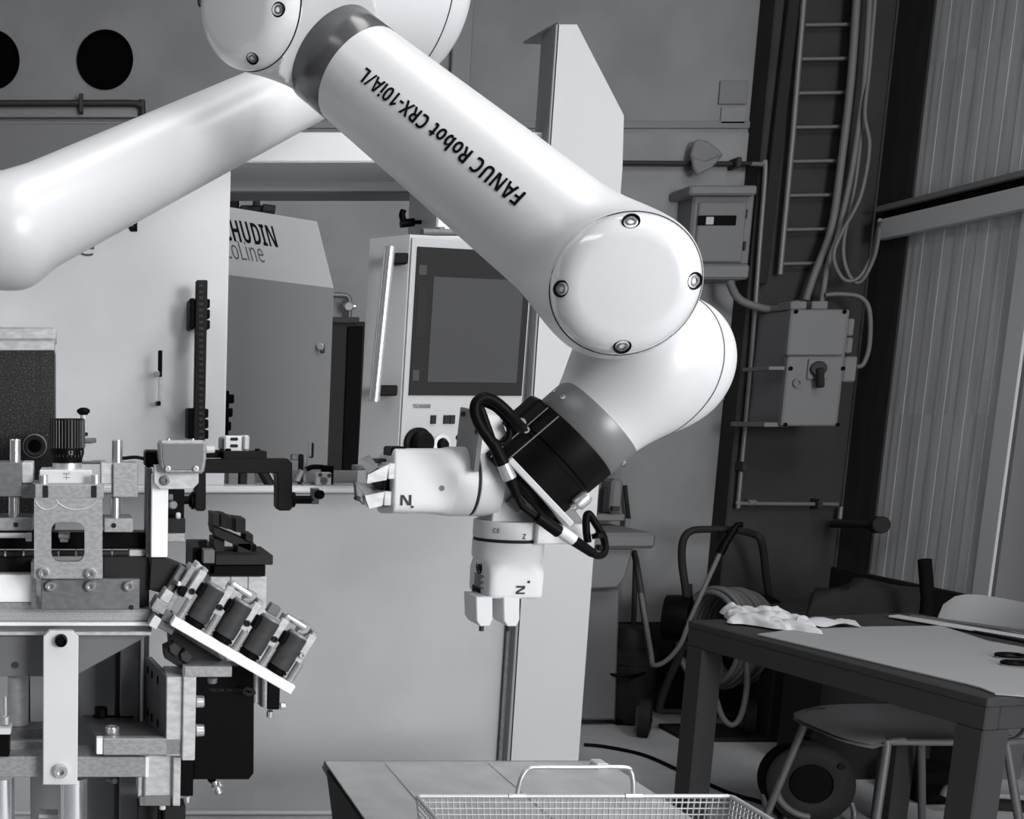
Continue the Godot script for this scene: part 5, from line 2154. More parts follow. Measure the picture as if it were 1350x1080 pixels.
	for q: Array in [[60.0, 1.29], [124.0, 1.29]]:
		b = MB.new()
		fbox(b, q[0] - 3.5, 640.5, q[0] + 3.5, 656, 1.2935, 0.004, 0.0004)
		put("slot", b, M.charcoal, t)
	for q: Array in [[57.5, 632], [125.5, 632]]:
		b = MB.new()
		b.cyl(P(q[0], 639, 1.31), P(q[0], 626, 1.31), 0.0054, 0.0054, 20, 0.0008)
		put("cap_screw", b, M.steel, t)
	# cross mark on the base plate
	b = MB.new()
	fbox(b, 83, 629.2, 92.5, 630, 1.3249, 0.0006, 0.0)
	fbox(b, 87.2, 625.5, 88, 633, 1.3249, 0.0006, 0.0)
	write(b, "MAX", 0.0022, flat_map(P(83.5, 626, 1.3245), Vector3.RIGHT, Vector3.UP), false, 0.0075)
	put("cross_mark", b, M.mid, t)
	# window plate
	var outer := []
	var inner := []
	var per := func(x0: float, y0: float, x1: float, y1: float, rr: float, k: int) -> Array:
		var pts := []
		var corners := [[x1 - rr, y0 + rr, -90.0], [x1 - rr, y1 - rr, 0.0], [x0 + rr, y1 - rr, 90.0], [x0 + rr, y0 + rr, 180.0]]
		for c: Array in corners:
			for i in k:
				var a := deg_to_rad(c[2] + 90.0 * i / (k - 1))
				pts.append(P(c[0] + rr * cos(a), c[1] + rr * sin(a), 1.285))
		return pts
	outer = per.call(45, 657, 135, 763, 0.6, 8)
	inner = per.call(67.5, 688, 111.5, 741, 12.0, 8)
	b = MB.new()
	b.ring_plate(outer, inner, Vector3(0, 0, -0.012))
	put("window_plate", b, M.aluminium, t)
	b = MB.new()
	for s in 2:
		var pts := []
		for i in 13:
			var a := PI * (0.12 + 0.76 * i / 12.0)
			pts.append(P([101.0, 62.0][s] + [29.0, 16.0][s] * cos(a), [652.0, 655.0][s] + [20.0, 17.0][s] * sin(a), 1.2848))
		b.tube(pts, 0.0008, 6)
	put("milled_arc", b, M.aluminium_pale, t)
	for q: Array in [[58, 755, 1.285], [119.5, 755.5, 1.285], [67, 772, 1.30], [119, 772, 1.30], [170, 772, 1.30]]:
		screw(t, P(q[0], q[1], q[2]), Vector3(0, 0, 1), 0.0063, 0.008, M.chrome)
	for q: Array in [[21, 692, 1.33], [150, 693, 1.32], [173, 801, 1.30]]:
		b = MB.new()
		b.cyl(P(q[0], q[1], q[2] - 0.0005), P(q[0], q[1], q[2] - 0.001), 0.003, 0.003, 14)
		put("set_screw", b, M.charcoal, t)
	for q: Array in [[19.8, 579, 611], [154.5, 580, 612], [18, 654, 684], [152, 655, 685]]:
		b = MB.new()
		b.cyl(P(q[0], q[2], 1.345), P(q[0] + 0.3, q[1], 1.345), 0.0062, 0.0062, 24, 0.0012)
		put("guide_pin", b, M.chrome, t)
	b = MB.new()
	b.cyl(P(-40, 706, 1.33), P(36, 706, 1.33), 0.0028, 0.0028, 14)
	for i in 24:
		b.cyl(P(-12 + 2 * i, 706, 1.33), P(-11 + 2 * i, 706, 1.33), 0.0033, 0.0033, 12)
	put("threaded_rod", b, M.aluminium_pale, t)
	b = MB.new()
	b.cyl(P(34, 708, 1.325), P(42, 708, 1.325), 0.0058, 0.0058, 6, 0.0006)
	put("hex_nut", b, M.aluminium_pale, t)
	b = MB.new()
	b.cyl(P(-40, 729.5, 1.355), P(171, 729.5, 1.355), 0.0038, 0.0038, 16)
	put("guide_rod", b, M.pipe, t)
	for x in [6.0, 30.0, 76.0, 99.0, 146.5]:
		b = MB.new()
		b.cyl(P(x, 729.5, 1.355), P(x + 2.4, 729.5, 1.355), 0.0046, 0.0046, 14)  # chrome rings added as highlights along the guide rod
		put("rod_glint", b, M.chrome, t)
	b = MB.new()
	b.cyl(P(77, 706, 1.34), P(92, 706, 1.34), 0.0040, 0.0040, 14, 0.001)
	b.cyl(P(79, 712, 1.34), P(90, 712, 1.34), 0.0028, 0.0028, 14, 0.001)
	put("inner_nut", b, M.steel, t)
	# small adjusting screw behind the lens
	t = thing("adjusting_screw", "small adjusting screw with a black mushroom head behind the lens", "screw", P(110, 615, 1.48))
	b = MB.new()
	b.lathe(P(110, 543, 1.48), Vector3.UP, [Vector2(0, -0.004), Vector2(0.005, -0.004), Vector2(0.0088, 0.0), Vector2(0.008, 0.003), Vector2(0.004, 0.0052), Vector2(0, 0.0055)], 24)
	put("head", b, M.black, t)
	b = MB.new()
	b.cyl(P(110, 545, 1.48), P(111, 580, 1.48), 0.0042, 0.0038, 16)
	put("shank", b, M.aluminium_pale, t)
	parts(t, [
		["nut_plate", 112, 578, 127, 584, 1.47, 0.03, 0.001, "aluminium_dark"],
		["block", 108, 584, 122, 612, 1.475, 0.03, 0.001, "gripper_white"],
		["stop", 112, 570, 116, 575, 1.475, 0.006, 0.001, "charcoal"],
		["strip", 106, 608, 140, 612, 1.47, 0.03, 0.001, "pale"],
	])
	# post with the sensor
	t = thing("sensor_post", "pale upright post with a chamfered bracket beside the clamp stage", "post", P(210, 735, 1.34))
	parts(t, [
		["post", 199.5, 625, 221.5, 735, 1.33, 0.05, 0.001, "white_bar"],
		["post_edge", 193, 617, 200, 735, 1.34, 0.045, 0.001, "aluminium_dark"],
		["clamp_block", 191.5, 594, 210, 616, 1.345, 0.04, 0.002, "black"],
	])
	b = MB.new()
	fpoly(b, V([203, 613, 262, 613, 262, 637, 254, 645, 211, 645, 203, 637]), 1.318, 0.012, 0.0008)
	put("bracket", b, M.aluminium_pale, t)
	screw(t, P(217, 633.5, 1.318), Vector3(0, 0, 1), 0.0058, 0.003, M.aluminium_dark)
	b = MB.new()
	wire(b, [[150, 606, 1.40], [165, 604, 1.40], [180, 603, 1.39], [194, 606, 1.37]], 0.0022, 8)
	put("lead", b, M.charcoal, t)
	t = thing("proximity_sensor", "grey trapezoid sensor head with two small screws on the post bracket", "sensor", P(240, 624, 1.31))
	b = MB.new()
	fpoly(b, V([210, 585, 213, 581, 269, 581, 272, 585, 272, 605, 269.5, 621, 266, 624.5, 217, 624.5, 213, 620, 210, 603]), 1.305, 0.035, 0.0022)
	put("housing", b, M.aluminium, t)
	b = MB.new()
	fpoly(b, V([214, 585, 268.5, 585, 268.5, 604, 265.5, 620, 218, 620, 214, 603]), 1.3035, 0.004, 0.0006)
	put("face_plate", b, M.mid, t)
	for q: Array in [[221, 618], [258, 618]]:
		screw(t, P(q[0], q[1], 1.303), Vector3(0, 0, 1), 0.0034, 0.0015, M.steel)
	for q: Array in [[222.5, 581], [254, 581]]:
		b = MB.new()
		b.cyl(P(q[0], 582, 1.32), P(q[0], 578.5, 1.32), 0.002, 0.002, 10)
		put("top_pin", b, M.chrome, t)
	b = MB.new()
	b.cyl(P(271, 593, 1.33), P(283, 592.5, 1.33), 0.0042, 0.0042, 16, 0.0008)
	put("plug", b, M.aluminium_pale, t)
	# black bracket behind the post
	t = thing("stop_bracket", "black stop bracket on a grey block just right of the pale post", "bracket", P(232, 715, 1.40))
	parts(t, [
		["plate", 220, 645, 243, 684, 1.40, 0.03, 0.001, "black"],
		["lower_plate", 220, 684, 244.5, 703, 1.39, 0.04, 0.001, "charcoal"],
		["block", 219, 703, 244, 715, 1.39, 0.04, 0.001, "aluminium"],
	])
	b = MB.new()
	b.cyl(P(232, 680, 1.385), P(238, 680, 1.385), 0.004, 0.004, 12, 0.001)
	put("stop_screw", b, M.aluminium_pale, t)
	b = MB.new()
	b.cyl(P(222, 656, 1.385), P(228, 656, 1.385), 0.004, 0.004, 12, 0.001)
	b.cyl(P(226, 666, 1.385), P(229, 666, 1.375), 0.005, 0.005, 12, 0.001)
	put("stop_screw", b, M.mid, t)
	# black bridge with two sensing tips
	t = thing("sensing_bridge", "black bridge shaped like an upside down U with sensing tips at both legs", "bridge", P(320, 674, 1.42))
	b = MB.new()
	fpoly(b, V([258, 624, 262, 606, 380, 605, 385.5, 610.5, 385.5, 670, 382, 673.5, 369, 673.5, 366, 669, 366, 624, 271.5, 624, 271.5, 671, 269, 674, 260, 674, 257, 670]), 1.42, 0.03, 0.0012)
	put("bridge_body", b, M.anodised, t)
	parts(t, [
		["top_plate", 295, 595, 352, 606, 1.425, 0.035, 0.001, "anodised"],
		["rear_plate", 270, 594, 297, 604, 1.44, 0.03, 0.001, "black"],
		["tip_block", 411, 644, 421, 665, 1.43, 0.012, 0.0008, "aluminium_dark"],
	])
	for x in [301.0, 339.5]:
		b = MB.new()
		b.cyl(P(x, 596, 1.435), P(x, 591.5, 1.435), 0.0034, 0.0034, 16, 0.0006)
		put("top_screw", b, M.black, t)
	b = MB.new()
	b.cyl(P(222, 659.5, 1.435), P(256, 659.5, 1.435), 0.0052, 0.0052, 20)
	b.lathe(P(249, 660, 1.435), Vector3.RIGHT, [Vector2(0, 0), Vector2(0.007, 0), Vector2(0.0085, 0.0015), Vector2(0.0085, 0.0025), Vector2(0.0112, 0.003), Vector2(0.0112, 0.0065), Vector2(0, 0.0075)], 24)
	put("sensing_tip", b, M.black, t)
	b = MB.new()
	b.lathe(P(385, 659, 1.435), Vector3.RIGHT, [Vector2(0, 0), Vector2(0.0095, 0), Vector2(0.0095, 0.003), Vector2(0.0075, 0.004), Vector2(0.0052, 0.0045), Vector2(0.0052, 0.026), Vector2(0, 0.026)], 24)
	b.lathe(P(419.5, 652, 1.425), Vector3(0.3, 0, 1), [Vector2(0, 0), Vector2(0.0055, 0), Vector2(0.0058, 0.006), Vector2(0.0048, 0.008), Vector2(0, 0.0085)], 20)
	put("sensing_tip", b, M.black, t)
	# work bench: cast top, rails, gusset, legs
	t = thing("station_bench", "metal bench of the measuring station with a cast top, slotted legs and cross bars", "bench", P(100, 1300, 1.4))
	parts(t, [
		["cast_top", -80, 804, 202, 821, 1.335, 0.18, 0.003, "cast_iron"],
		["top_rail", -80, 821, 203, 825.5, 1.33, 0.18, 0.0008, "white_bar"],
		["rail_groove", -80, 825, 200, 833, 1.345, 0.16, 0.0005, "mid"],
		["lower_rail", -80, 833, 200, 838, 1.332, 0.18, 0.0008, "aluminium_pale"],
		["side_panel", -80, 838, 58, 892, 1.35, 0.01, 0.001, "mid"],
		["slotted_leg", 158, 838, 182, 1200, 1.42, 0.04, 0.001, "pale"],
		["leg_edge", 184, 838, 188, 1200, 1.415, 0.04, 0.0008, "white_bar"],
		["leg_side", 187, 838, 195, 1200, 1.43, 0.04, 0.001, "mid"],
		["leg_slot", 151, 838, 158, 1200, 1.44, 0.02, 0.001, "dark"],
		["rear_panel", 40, 838, 152, 1300, 1.50, 0.01, 0.001, "machine_shade"],
		["cross_bar", -80, 998, 192, 1025, 1.32, 0.05, 0.001, "aluminium"],
		["cross_bar_end", 191.5, 998, 196, 1025, 1.3215, 0.05, 0.0005, "white_bar"],
		["upper_bar", 13, 960, 57, 978, 1.36, 0.03, 0.001, "aluminium_dark"],
		["lower_bar", 10, 977, 57, 998, 1.35, 0.03, 0.001, "aluminium"],
		["dark_bar", 162, 1025, 186, 1300, 1.44, 0.04, 0.001, "charcoal"],
		["foot_strip", 51, 1074, 76, 1079, 1.40, 0.02, 0.0005, "aluminium_pale"],
		["side_clamp", -20, 961, 14, 969, 1.315, 0.03, 0.001, "gripper_white"],
		["side_clamp_foot", -20, 969, 12, 998, 1.318, 0.03, 0.001, "black"],
	])
	b = MB.new()
	fpoly(b, V([96, 837, 196, 837, 187, 843, 96, 893]), 1.36, 0.012, 0.0008)
	put("gusset", b, M.pale, t)
	b = MB.new()
	fbox(b, 104, 857, 115, 878, 1.3595, 0.001, 0.0002)
	put("worn_label", b, M.cabinet, t)
	b = MB.new()
	fpoly(b, V([57, 840, 65, 832, 95, 832, 103.5, 840, 102, 1035, 56.5, 1035]), 1.30, 0.012, 0.001)
	put("link_plate", b, M.gripper_white, t)
	b = MB.new()
	b.lathe(P(80.7, 844, 1.30), Vector3(0, 0, 1), [Vector2(0, 0.006), Vector2(0.0045, 0.006), Vector2(0.0055, 0.0095), Vector2(0.0068, 0.009), Vector2(0.0074, 0.005), Vector2(0.0074, 0.0)], 24)
	put("pivot_knob", b, M.black, t)
	screw(t, P(80, 1015.5, 1.30), Vector3(0, 0, 1), 0.0085, 0.009, M.steel, "pivot_screw")
	b = MB.new()
	b.cyl(P(20, 877, 1.349), P(20, 877, 1.3485), 0.0042, 0.0042, 16)
	put("hole", b, M.dark, t)
	for q: Array in [[2, 18, 0.016], [97, 116, 0.0175]]:
		b = MB.new()
		b.cyl(P(q[0], 1024, 1.37), Vector3(P(q[0], 1024, 1.37).x, 0.0, -1.37), q[2], q[2], 32)
		put("round_leg", b, M.chrome, t)
	b = MB.new()
	b.cyl(P(24, 892, 1.38), P(24, 962, 1.38), 0.013, 0.013, 24)
	put("column", b, M.aluminium_pale, t)
	b = MB.new()
	fbox(b, 31, 895, 39, 962, 1.40, 0.02, 0.001)
	put("column_side", b, M.black, t)
	b = MB.new()
	b.lathe(P(7, 950, 1.33), Vector3.UP, [Vector2(0, -0.004), Vector2(0.006, -0.004), Vector2(0.006, 0.005), Vector2(0.003, 0.007), Vector2(0.003, 0.03), Vector2(0, 0.03)], 16)
	put("small_bolt", b, M.steel, t)
	b = MB.new()
	b.cyl(P(143, 1027, 1.40), P(152, 1030, 1.38), 0.004, 0.004, 12, 0.001)
	put("under_bolt", b, M.mid, t)
	# bench frame legs that stand on the floor, out of view
	b = MB.new()
	b.box(Vector3(-0.02, 0.02, -1.42), Vector3(0.5, 0.04, 0.3), 0.004)
	put("foot_plate", b, M.charcoal, t)


func carrier_group() -> void:
	var d := 1.30
	# angled bracket that carries the slide: dark perforated face, pale front, flat plate with two slotted screws
	var t := thing("angle_bracket", "pale metal angle bracket with a perforated dark side and a slotted base plate", "bracket", P(190, 995, 1.34))
	parts(t, [
		["front_web", 219, 893, 241, 997, 1.30, 0.06, 0.001, "aluminium_pale"],
		["upright", 241, 879, 258, 1003, 1.295, 0.08, 0.001, "aluminium_pale"],
		["arm", 243, 879, 306, 893, 1.294, 0.08, 0.001, "aluminium"],
		["base_front", 136, 974, 240, 996, 1.30, 0.012, 0.001, "aluminium"],
		["base_corner", 127, 974, 136.5, 995, 1.302, 0.012, 0.001, "white_bar"],
		["profile", 182, 996, 236, 1052, 1.325, 0.05, 0.001, "aluminium_pale"],
		["profile_end", 184, 1050, 225, 1063, 1.322, 0.05, 0.001, "pale"],
		["profile_groove", 189, 1000, 192, 1063, 1.3215, 0.004, 0.0005, "mid"],
		["profile_edge", 228, 998, 238, 1063, 1.318, 0.05, 0.001, "aluminium_pale"],
		["black_strip", 238, 1003, 255, 1050, 1.36, 0.03, 0.001, "black"],
		["under_block", 181, 1063, 243, 1300, 1.36, 0.03, 0.001, "charcoal"],
	])
	var b := MB.new()
	b.hexa([P(129, 975, 1.302), P(240, 975, 1.302), P(210, 943, 1.46), P(109, 943, 1.46)], [P(129, 994, 1.302), P(240, 994, 1.302), P(210, 960, 1.46), P(109, 960, 1.46)])
	put("base_plate", b, M.aluminium_dark, t)
	b = MB.new()
	b.hexa([P(193, 866, 1.42), P(219, 893, 1.30), P(219, 975, 1.30), P(193, 955, 1.42)], [P(200, 866, 1.43), P(226, 893, 1.31), P(226, 975, 1.31), P(200, 955, 1.43)])
	put("perforated_side", b, M.aluminium_dark, t)
	var holes := [[0.12, 0.16, 1], [0.33, 0.17, 1], [0.62, 0.17, 1], [0.88, 0.14, 0], [0.12, 0.36, 0], [0.30, 0.40, 0], [0.6, 0.40, 0], [0.12, 0.45, 0], [0.3, 0.47, 0], [0.62, 0.47, 0], [0.88, 0.44, 0], [0.1, 0.8, 1], [0.32, 0.83, 1], [0.62, 0.84, 1], [0.88, 0.84, 0]]
	for q: Array in holes:
		var top := P(193, 866, 1.42).lerp(P(219, 893, 1.30), q[0])
		var low := P(193, 955, 1.42).lerp(P(219, 975, 1.30), q[0])
		var c := top.lerp(low, q[1])
		var n := Vector3(-0.93, 0, 0.22).normalized()
		b = MB.new()
		b.box(c + n * 0.0008, Vector3(0.004, 0.010 if q[2] == 1 else 0.004, 0.001), 0.0003, Basis.looking_at(-n))
		put("hole", b, M.void if q[2] == 1 else M.pale, t)
	for q: Array in [[133, 945, 1.42, "black", 0.0085], [148, 971, 1.325, "chrome", 0.0085]]:
		var c := P(q[0], q[1], q[2])
		b = MB.new()
		b.lathe(c, Vector3.UP, [Vector2(0.011, 0), Vector2(0.011, 0.001), Vector2(q[4], 0.001), Vector2(q[4], 0.0115), Vector2(0.0075, 0.0125), Vector2(0.0045, 0.0125), Vector2(0.0045, 0.007), Vector2(0, 0.007)], 24)
		put("socket_screw", b, M[q[3]], t)
		b = MB.new()
		b.box(c + Vector3(0.022, 0.0, 0), Vector3(0.04, 0.0012, 0.008), 0.0003)
		put("slot", b, M.void, t)
	for q: Array in [[258, 925], [258, 963]]:
		b = MB.new()
		b.cyl(P(q[0], q[1], 1.315), P(q[0] + 11, q[1], 1.315), 0.0075, 0.0072, 20, 0.001)
		put("cap_screw", b, M.steel, t)
	b = MB.new()
	b.cyl(P(280, 893, 1.315), P(280, 901, 1.315), 0.006, 0.0056, 16, 0.001)
	put("cap_screw", b, M.aluminium_dark, t)
	b = MB.new()
	b.cyl(P(215, 1063, 1.335), P(214.5, 1200, 1.335), 0.0024, 0.0024, 10)
	b.cyl(P(210, 1063, 1.335), P(209.5, 1200, 1.335), 0.0024, 0.0024, 10)
	put("lead", b, M.black, t)
	b = MB.new()
	b.cyl(P(214, 1061, 1.33), P(214, 1067, 1.33), 0.004, 0.004, 12, 0.0006)
	put("plug", b, M.gripper_white, t)
	# black plate
	t = thing("black_plate", "black upright plate with chamfered corners and faint lettering behind the angle bracket", "plate", P(296, 1028, 1.38))
	b = MB.new()
	fpoly(b, V([256, 878, 330, 878, 335, 884, 334.5, 1020, 328, 1028, 255, 1028]), 1.38, 0.03, 0.001)
	put("plate", b, M.black, t)
	b = MB.new()
	write(b, "TSCHA 2H-02/", 0.0038, flat_map(P(276, 912, 1.379), Vector3.RIGHT, Vector3.UP), false, 0.040)
	put("lettering", b, M.dark, t)
	b = MB.new()
	b.cyl(P(276, 1026, 1.39), P(285, 1034, 1.385), 0.004, 0.004, 12)
	put("hose_stub", b, M.black, t)
	b = MB.new()
	b.cyl(P(283, 1030, 1.38), P(289, 1047, 1.375), 0.0045, 0.0045, 8, 0.0008)
	b.cyl(P(281, 1040, 1.38), P(292, 1033, 1.375), 0.0042, 0.0042, 8, 0.0008)
	put("air_fitting", b, M.steel, t)
	b = MB.new()
	b.cyl(P(247, 1050, 1.37), P(247, 1058, 1.37), 0.003, 0.002, 12)
	put("probe_tip", b, M.gripper_white, t)
	# small slide at the lower end of the carrier
	t = thing("cylinder_slide", "small grey and black slide with bright screws under the carrier's lower end", "slide", P(350, 936, 1.40))
	b = MB.new()
	fpoly(b, V([331, 880, 352, 893, 352, 934, 344, 932, 331, 920]), 1.385, 0.03, 0.001)
	put("slide_body", b, M.aluminium_dark, t)
	b = MB.new()
	b.tube([P(349, 893, 1.38), P(349, 932, 1.38)], 0.004, 10)
	b.tube([P(337, 884, 1.38), P(337, 926, 1.38)], 0.003, 10)
	put("slide_rod", b, M.aluminium, t)
	parts(t, [["end_block", 353, 895, 369, 936, 1.375, 0.04, 0.001, "black"]])
	for q: Array in [[369, 931, 8.0, 0.0], [356, 937, 0.0, 9.0]]:
		b = MB.new()
		b.cyl(P(q[0], q[1], 1.385), P(q[0] + q[2], q[1] + q[3], 1.385), 0.0046, 0.0044, 14, 0.001)
		put("screw", b, M.chrome, t)
	b = MB.new()
	wire(b, [[335, 912, 1.37], [325, 908, 1.365], [321, 912, 1.365], [328, 916, 1.365], [336, 913, 1.37]], 0.0022, 8)
	put("clip", b, M.charcoal, t)

	# black nest fixture on an aluminium column, behind the carrier
	t = thing("nest_fixture", "dark stepped nest fixture on a black plate and aluminium column", "fixture", P(315, 880, 1.55))
	parts(t, [
		["column", 276, 760, 350, 900, 1.53, 0.08, 0.001, "aluminium_pale"],
		["column_groove", 302, 760, 303.5, 900, 1.5295, 0.002, 0.0003, "mid"],
		["column_groove", 325, 760, 326.5, 900, 1.5295, 0.002, 0.0003, "mid"],
		["lower_block", 276, 745, 350, 760, 1.52, 0.09, 0.001, "black"],
		["base_plate", 284, 732, 360, 745, 1.50, 0.10, 0.001, "fixture_dark"],
		["left_block", 254, 722, 284, 757, 1.52, 0.10, 0.001, "black"],
		["wear_pad", 268, 725, 283, 743, 1.498, 0.02, 0.001, "mid"],
		["knob", 263, 713, 272.5, 722, 1.54, 0.012, 0.001, "black"],
		["riser", 281, 710, 296, 733, 1.54, 0.05, 0.001, "fixture_dark"],
		["riser", 313, 716, 332, 733, 1.53, 0.05, 0.001, "fixture_dark"],
		["end_stop", 332, 718, 338, 733, 1.54, 0.05, 0.001, "black"],
	])
	b = MB.new()
	fpoly(b, V([280, 694, 333, 716, 331, 728, 283, 707]), 1.53, 0.06, 0.001)
	put("sloping_rail", b, M.fixture_dark, t)
	for q: Array in [[280, 677, 296, 696], [291, 677.5, 300, 698], [299, 681, 308, 700], [305, 683, 312, 702], [310, 683, 324, 704], [324, 704, 334, 716]]:
		b = MB.new()
		fpoly(b, V([q[0], q[1], q[2], q[1] + 1.5, q[2], q[3], q[0], q[3] - 3]), 1.525 + 0.004 * fmod(q[0], 3.0), 0.05, 0.001)
		put("nest_block", b, M.fixture_dark if int(q[0]) % 2 == 0 else M.charcoal, t)

	# wedge under the carrier
	t = thing("carrier_wedge", "grey wedge with two dark blocks that tilts the workpiece carrier", "wedge", P(260, 880, 1.34))
	b = MB.new()
	fpoly(b, V([224, 832, 240, 838, 304, 878, 246, 879, 226, 858]), 1.325, 0.06, 0.001)
	put("wedge_body", b, M.fixture_dark, t)
	b = MB.new()
	fpoly(b, V([216, 856, 228, 850, 248, 874, 242, 884, 217, 868]), 1.31, 0.03, 0.001)
	put("wedge_base", b, M.charcoal, t)
	for q: Array in [[223, 852], [238, 862]]:
		b = MB.new()
		fpoly(b, V([q[0], q[1], q[0] + 7, q[1] - 4, q[0] + 16, q[1] + 4, q[0] + 9, q[1] + 14, q[0] + 1, q[1] + 8]), 1.305, 0.02, 0.001)
		put("wedge_block", b, M.dark, t)
	carrier()


func carrier() -> void:
	var d := 1.29
	var o := P(228, 819, d)
	var s := U(d, 850)
	var u := Vector3(0.8636, -0.504, 0) * s
	var v := Vector3(0.504, 0.8636, 0) * s
	var at := func(a: float, h: float, z := 0.0) -> Vector3: return o + u * a + v * h + Vector3(0, 0, -z)
	var bs := Basis(u.normalized(), v.normalized(), Vector3(0, 0, 1))
	var blk := func(b: MB, a0: float, a1: float, h0: float, h1: float, z0: float, z1: float, bev := 0.0008) -> void:
		b.box(at.call((a0 + a1) / 2, (h0 + h1) / 2, (z0 + z1) / 2), Vector3((a1 - a0) * s, (h1 - h0) * s, z1 - z0), bev, bs)
	var t := thing("workpiece_carrier", "tilted white workpiece carrier rail with posts and bright clips", "carrier", at.call(93, -8))
	var b := MB.new()
	blk.call(b, 0.0, 186.5, -6.5, 6.5, 0.0, 0.05)
	put("rail", b, M.white_bar, t)
	for i in 5:
		var a := 42.7 * i
		b = MB.new()
		b.cyl(at.call(a + 7, 5, 0.010), at.call(a + 7, 35.5, 0.010), 5.4 * s, 5.4 * s, 20, 0.0008)
		put("post", b, M.aluminium, t)
		b = MB.new()
		blk.call(b, a - 2, a + 8.5, 34, 75.5, 0.012, 0.020)
		put("clip_plate", b, M.aluminium_pale, t)
		b = MB.new()
		blk.call(b, a + 1, a + 9, 70, 80, 0.016, 0.04)
		put("clip_head", b, M.aluminium, t)
		screw(t, at.call(a + 3.5, 45.5, 0.012), Vector3(0, 0, 1), 4.2 * s, 0.0035, M.charcoal if i < 4 else M.steel)
	for i in 2:
		var a: float = [43.0, 128.5][i]
		b = MB.new()
		b.cyl(at.call(a + 2, 80, 0.02), at.call(a + 33, 79, 0.02), 4.6 * s, 4.6 * s, 20, 0.001)
		put("clip_roller", b, M.chrome, t)
		b = MB.new()
		blk.call(b, a + 27, a + 41, 68, 84, 0.024, 0.04)
		put("clip_head", b, M.aluminium, t)
	b = MB.new()
	blk.call(b, 108, 123, 70, 84, 0.03, 0.045)
	put("end_stop", b, M.mid, t)
	# tilted back plates at the upper end
	for q: Array in [[-24, -15, -2, 66, 0.03, 0.034, "aluminium_dark"], [-14, -6, 6, 74, 0.02, 0.024, "aluminium"], [-6, 1, 30, 80, 0.028, 0.034, "aluminium_pale"]]:
		b = MB.new()
		blk.call(b, q[0], q[1], q[2], q[3], q[4], q[5] + 0.03)
		put("back_plate", b, M[q[6]], t)
	for q: Array in [[-20, 44, "chrome", 0.003], [-10, 38, "black", 0.006]]:
		b = MB.new()
		b.cyl(at.call(q[0], q[1], 0.03), at.call(q[0] + 5, q[1] + 1, 0.015), q[3], q[3], 14, 0.001)
		put("plate_screw", b, M[q[2]], t)
	b = MB.new()
	fpoly(b, V([199, 736, 218, 736, 252, 750, 240, 770, 216, 783, 197, 778]), 1.335, 0.02, 0.001)
	put("side_cover", b, M.fixture_dark, t)
	for q: Array in [[-31, -12, -2, 14, "aluminium"], [-27, -14, 14, 30, "aluminium_pale"], [-12, 0, -10, 6, "aluminium_dark"], [-22, -10, -24, -8, "gripper_white"], [-10, 12, -20, -7, "aluminium_dark"]]:
		b = MB.new()
		blk.call(b, q[0], q[1], q[2], q[3], 0.018, 0.05)
		put("end_bracket", b, M[q[4]], t)
	# grey rollers lying in the carrier
	var names := ["topmost", "second from the top", "third from the top", "lowest"]
	for i in 4:
		var a := 42.7 * i + 14.0
		var r := thing("workpiece_roller", ["grey cylindrical workpiece in the topmost place of the tilted carrier", "grey cylindrical workpiece in the second place down the tilted carrier", "grey cylindrical workpiece in the third place down the tilted carrier", "grey cylindrical workpiece in the lowest place of the tilted carrier"][i], "workpiece", at.call(a + 15, 8), "workpieces in the tilted carrier")
		b = MB.new()
		b.cyl(at.call(a + 15, 15.5, 0.018), at.call(a + 15, 65, 0.018), 15.0 * s, 15.0 * s, 40, 0.0008)
		put("body", b, M.roller_grey, r)
		b = MB.new()
		b.lathe(at.call(a + 15, 6.2, 0.018), v.normalized(), [Vector2(0, 0), Vector2(13 * s, 0), Vector2(13 * s, 4 * s), Vector2(15.2 * s, 4.2 * s), Vector2(15.2 * s, 7 * s), Vector2(13 * s, 7.4 * s), Vector2(13 * s, 10 * s), Vector2(0, 10 * s)], 32)
		put("base_ring", b, M.black, r)
		b = MB.new()
		b.cyl(at.call(a + 15, 64.5, 0.018), at.call(a + 15, 68, 0.018), 13.5 * s, 13.5 * s, 32, 0.0006)
		put("top_rim", b, M.aluminium, r)
		b = MB.new()
		b.cyl(at.call(a - 1.5, 45, 0.011), at.call(a - 1.5, 63, 0.011), 4.6 * s, 4.6 * s, 16, 0.001)
		put("side_spool", b, M.black, r)


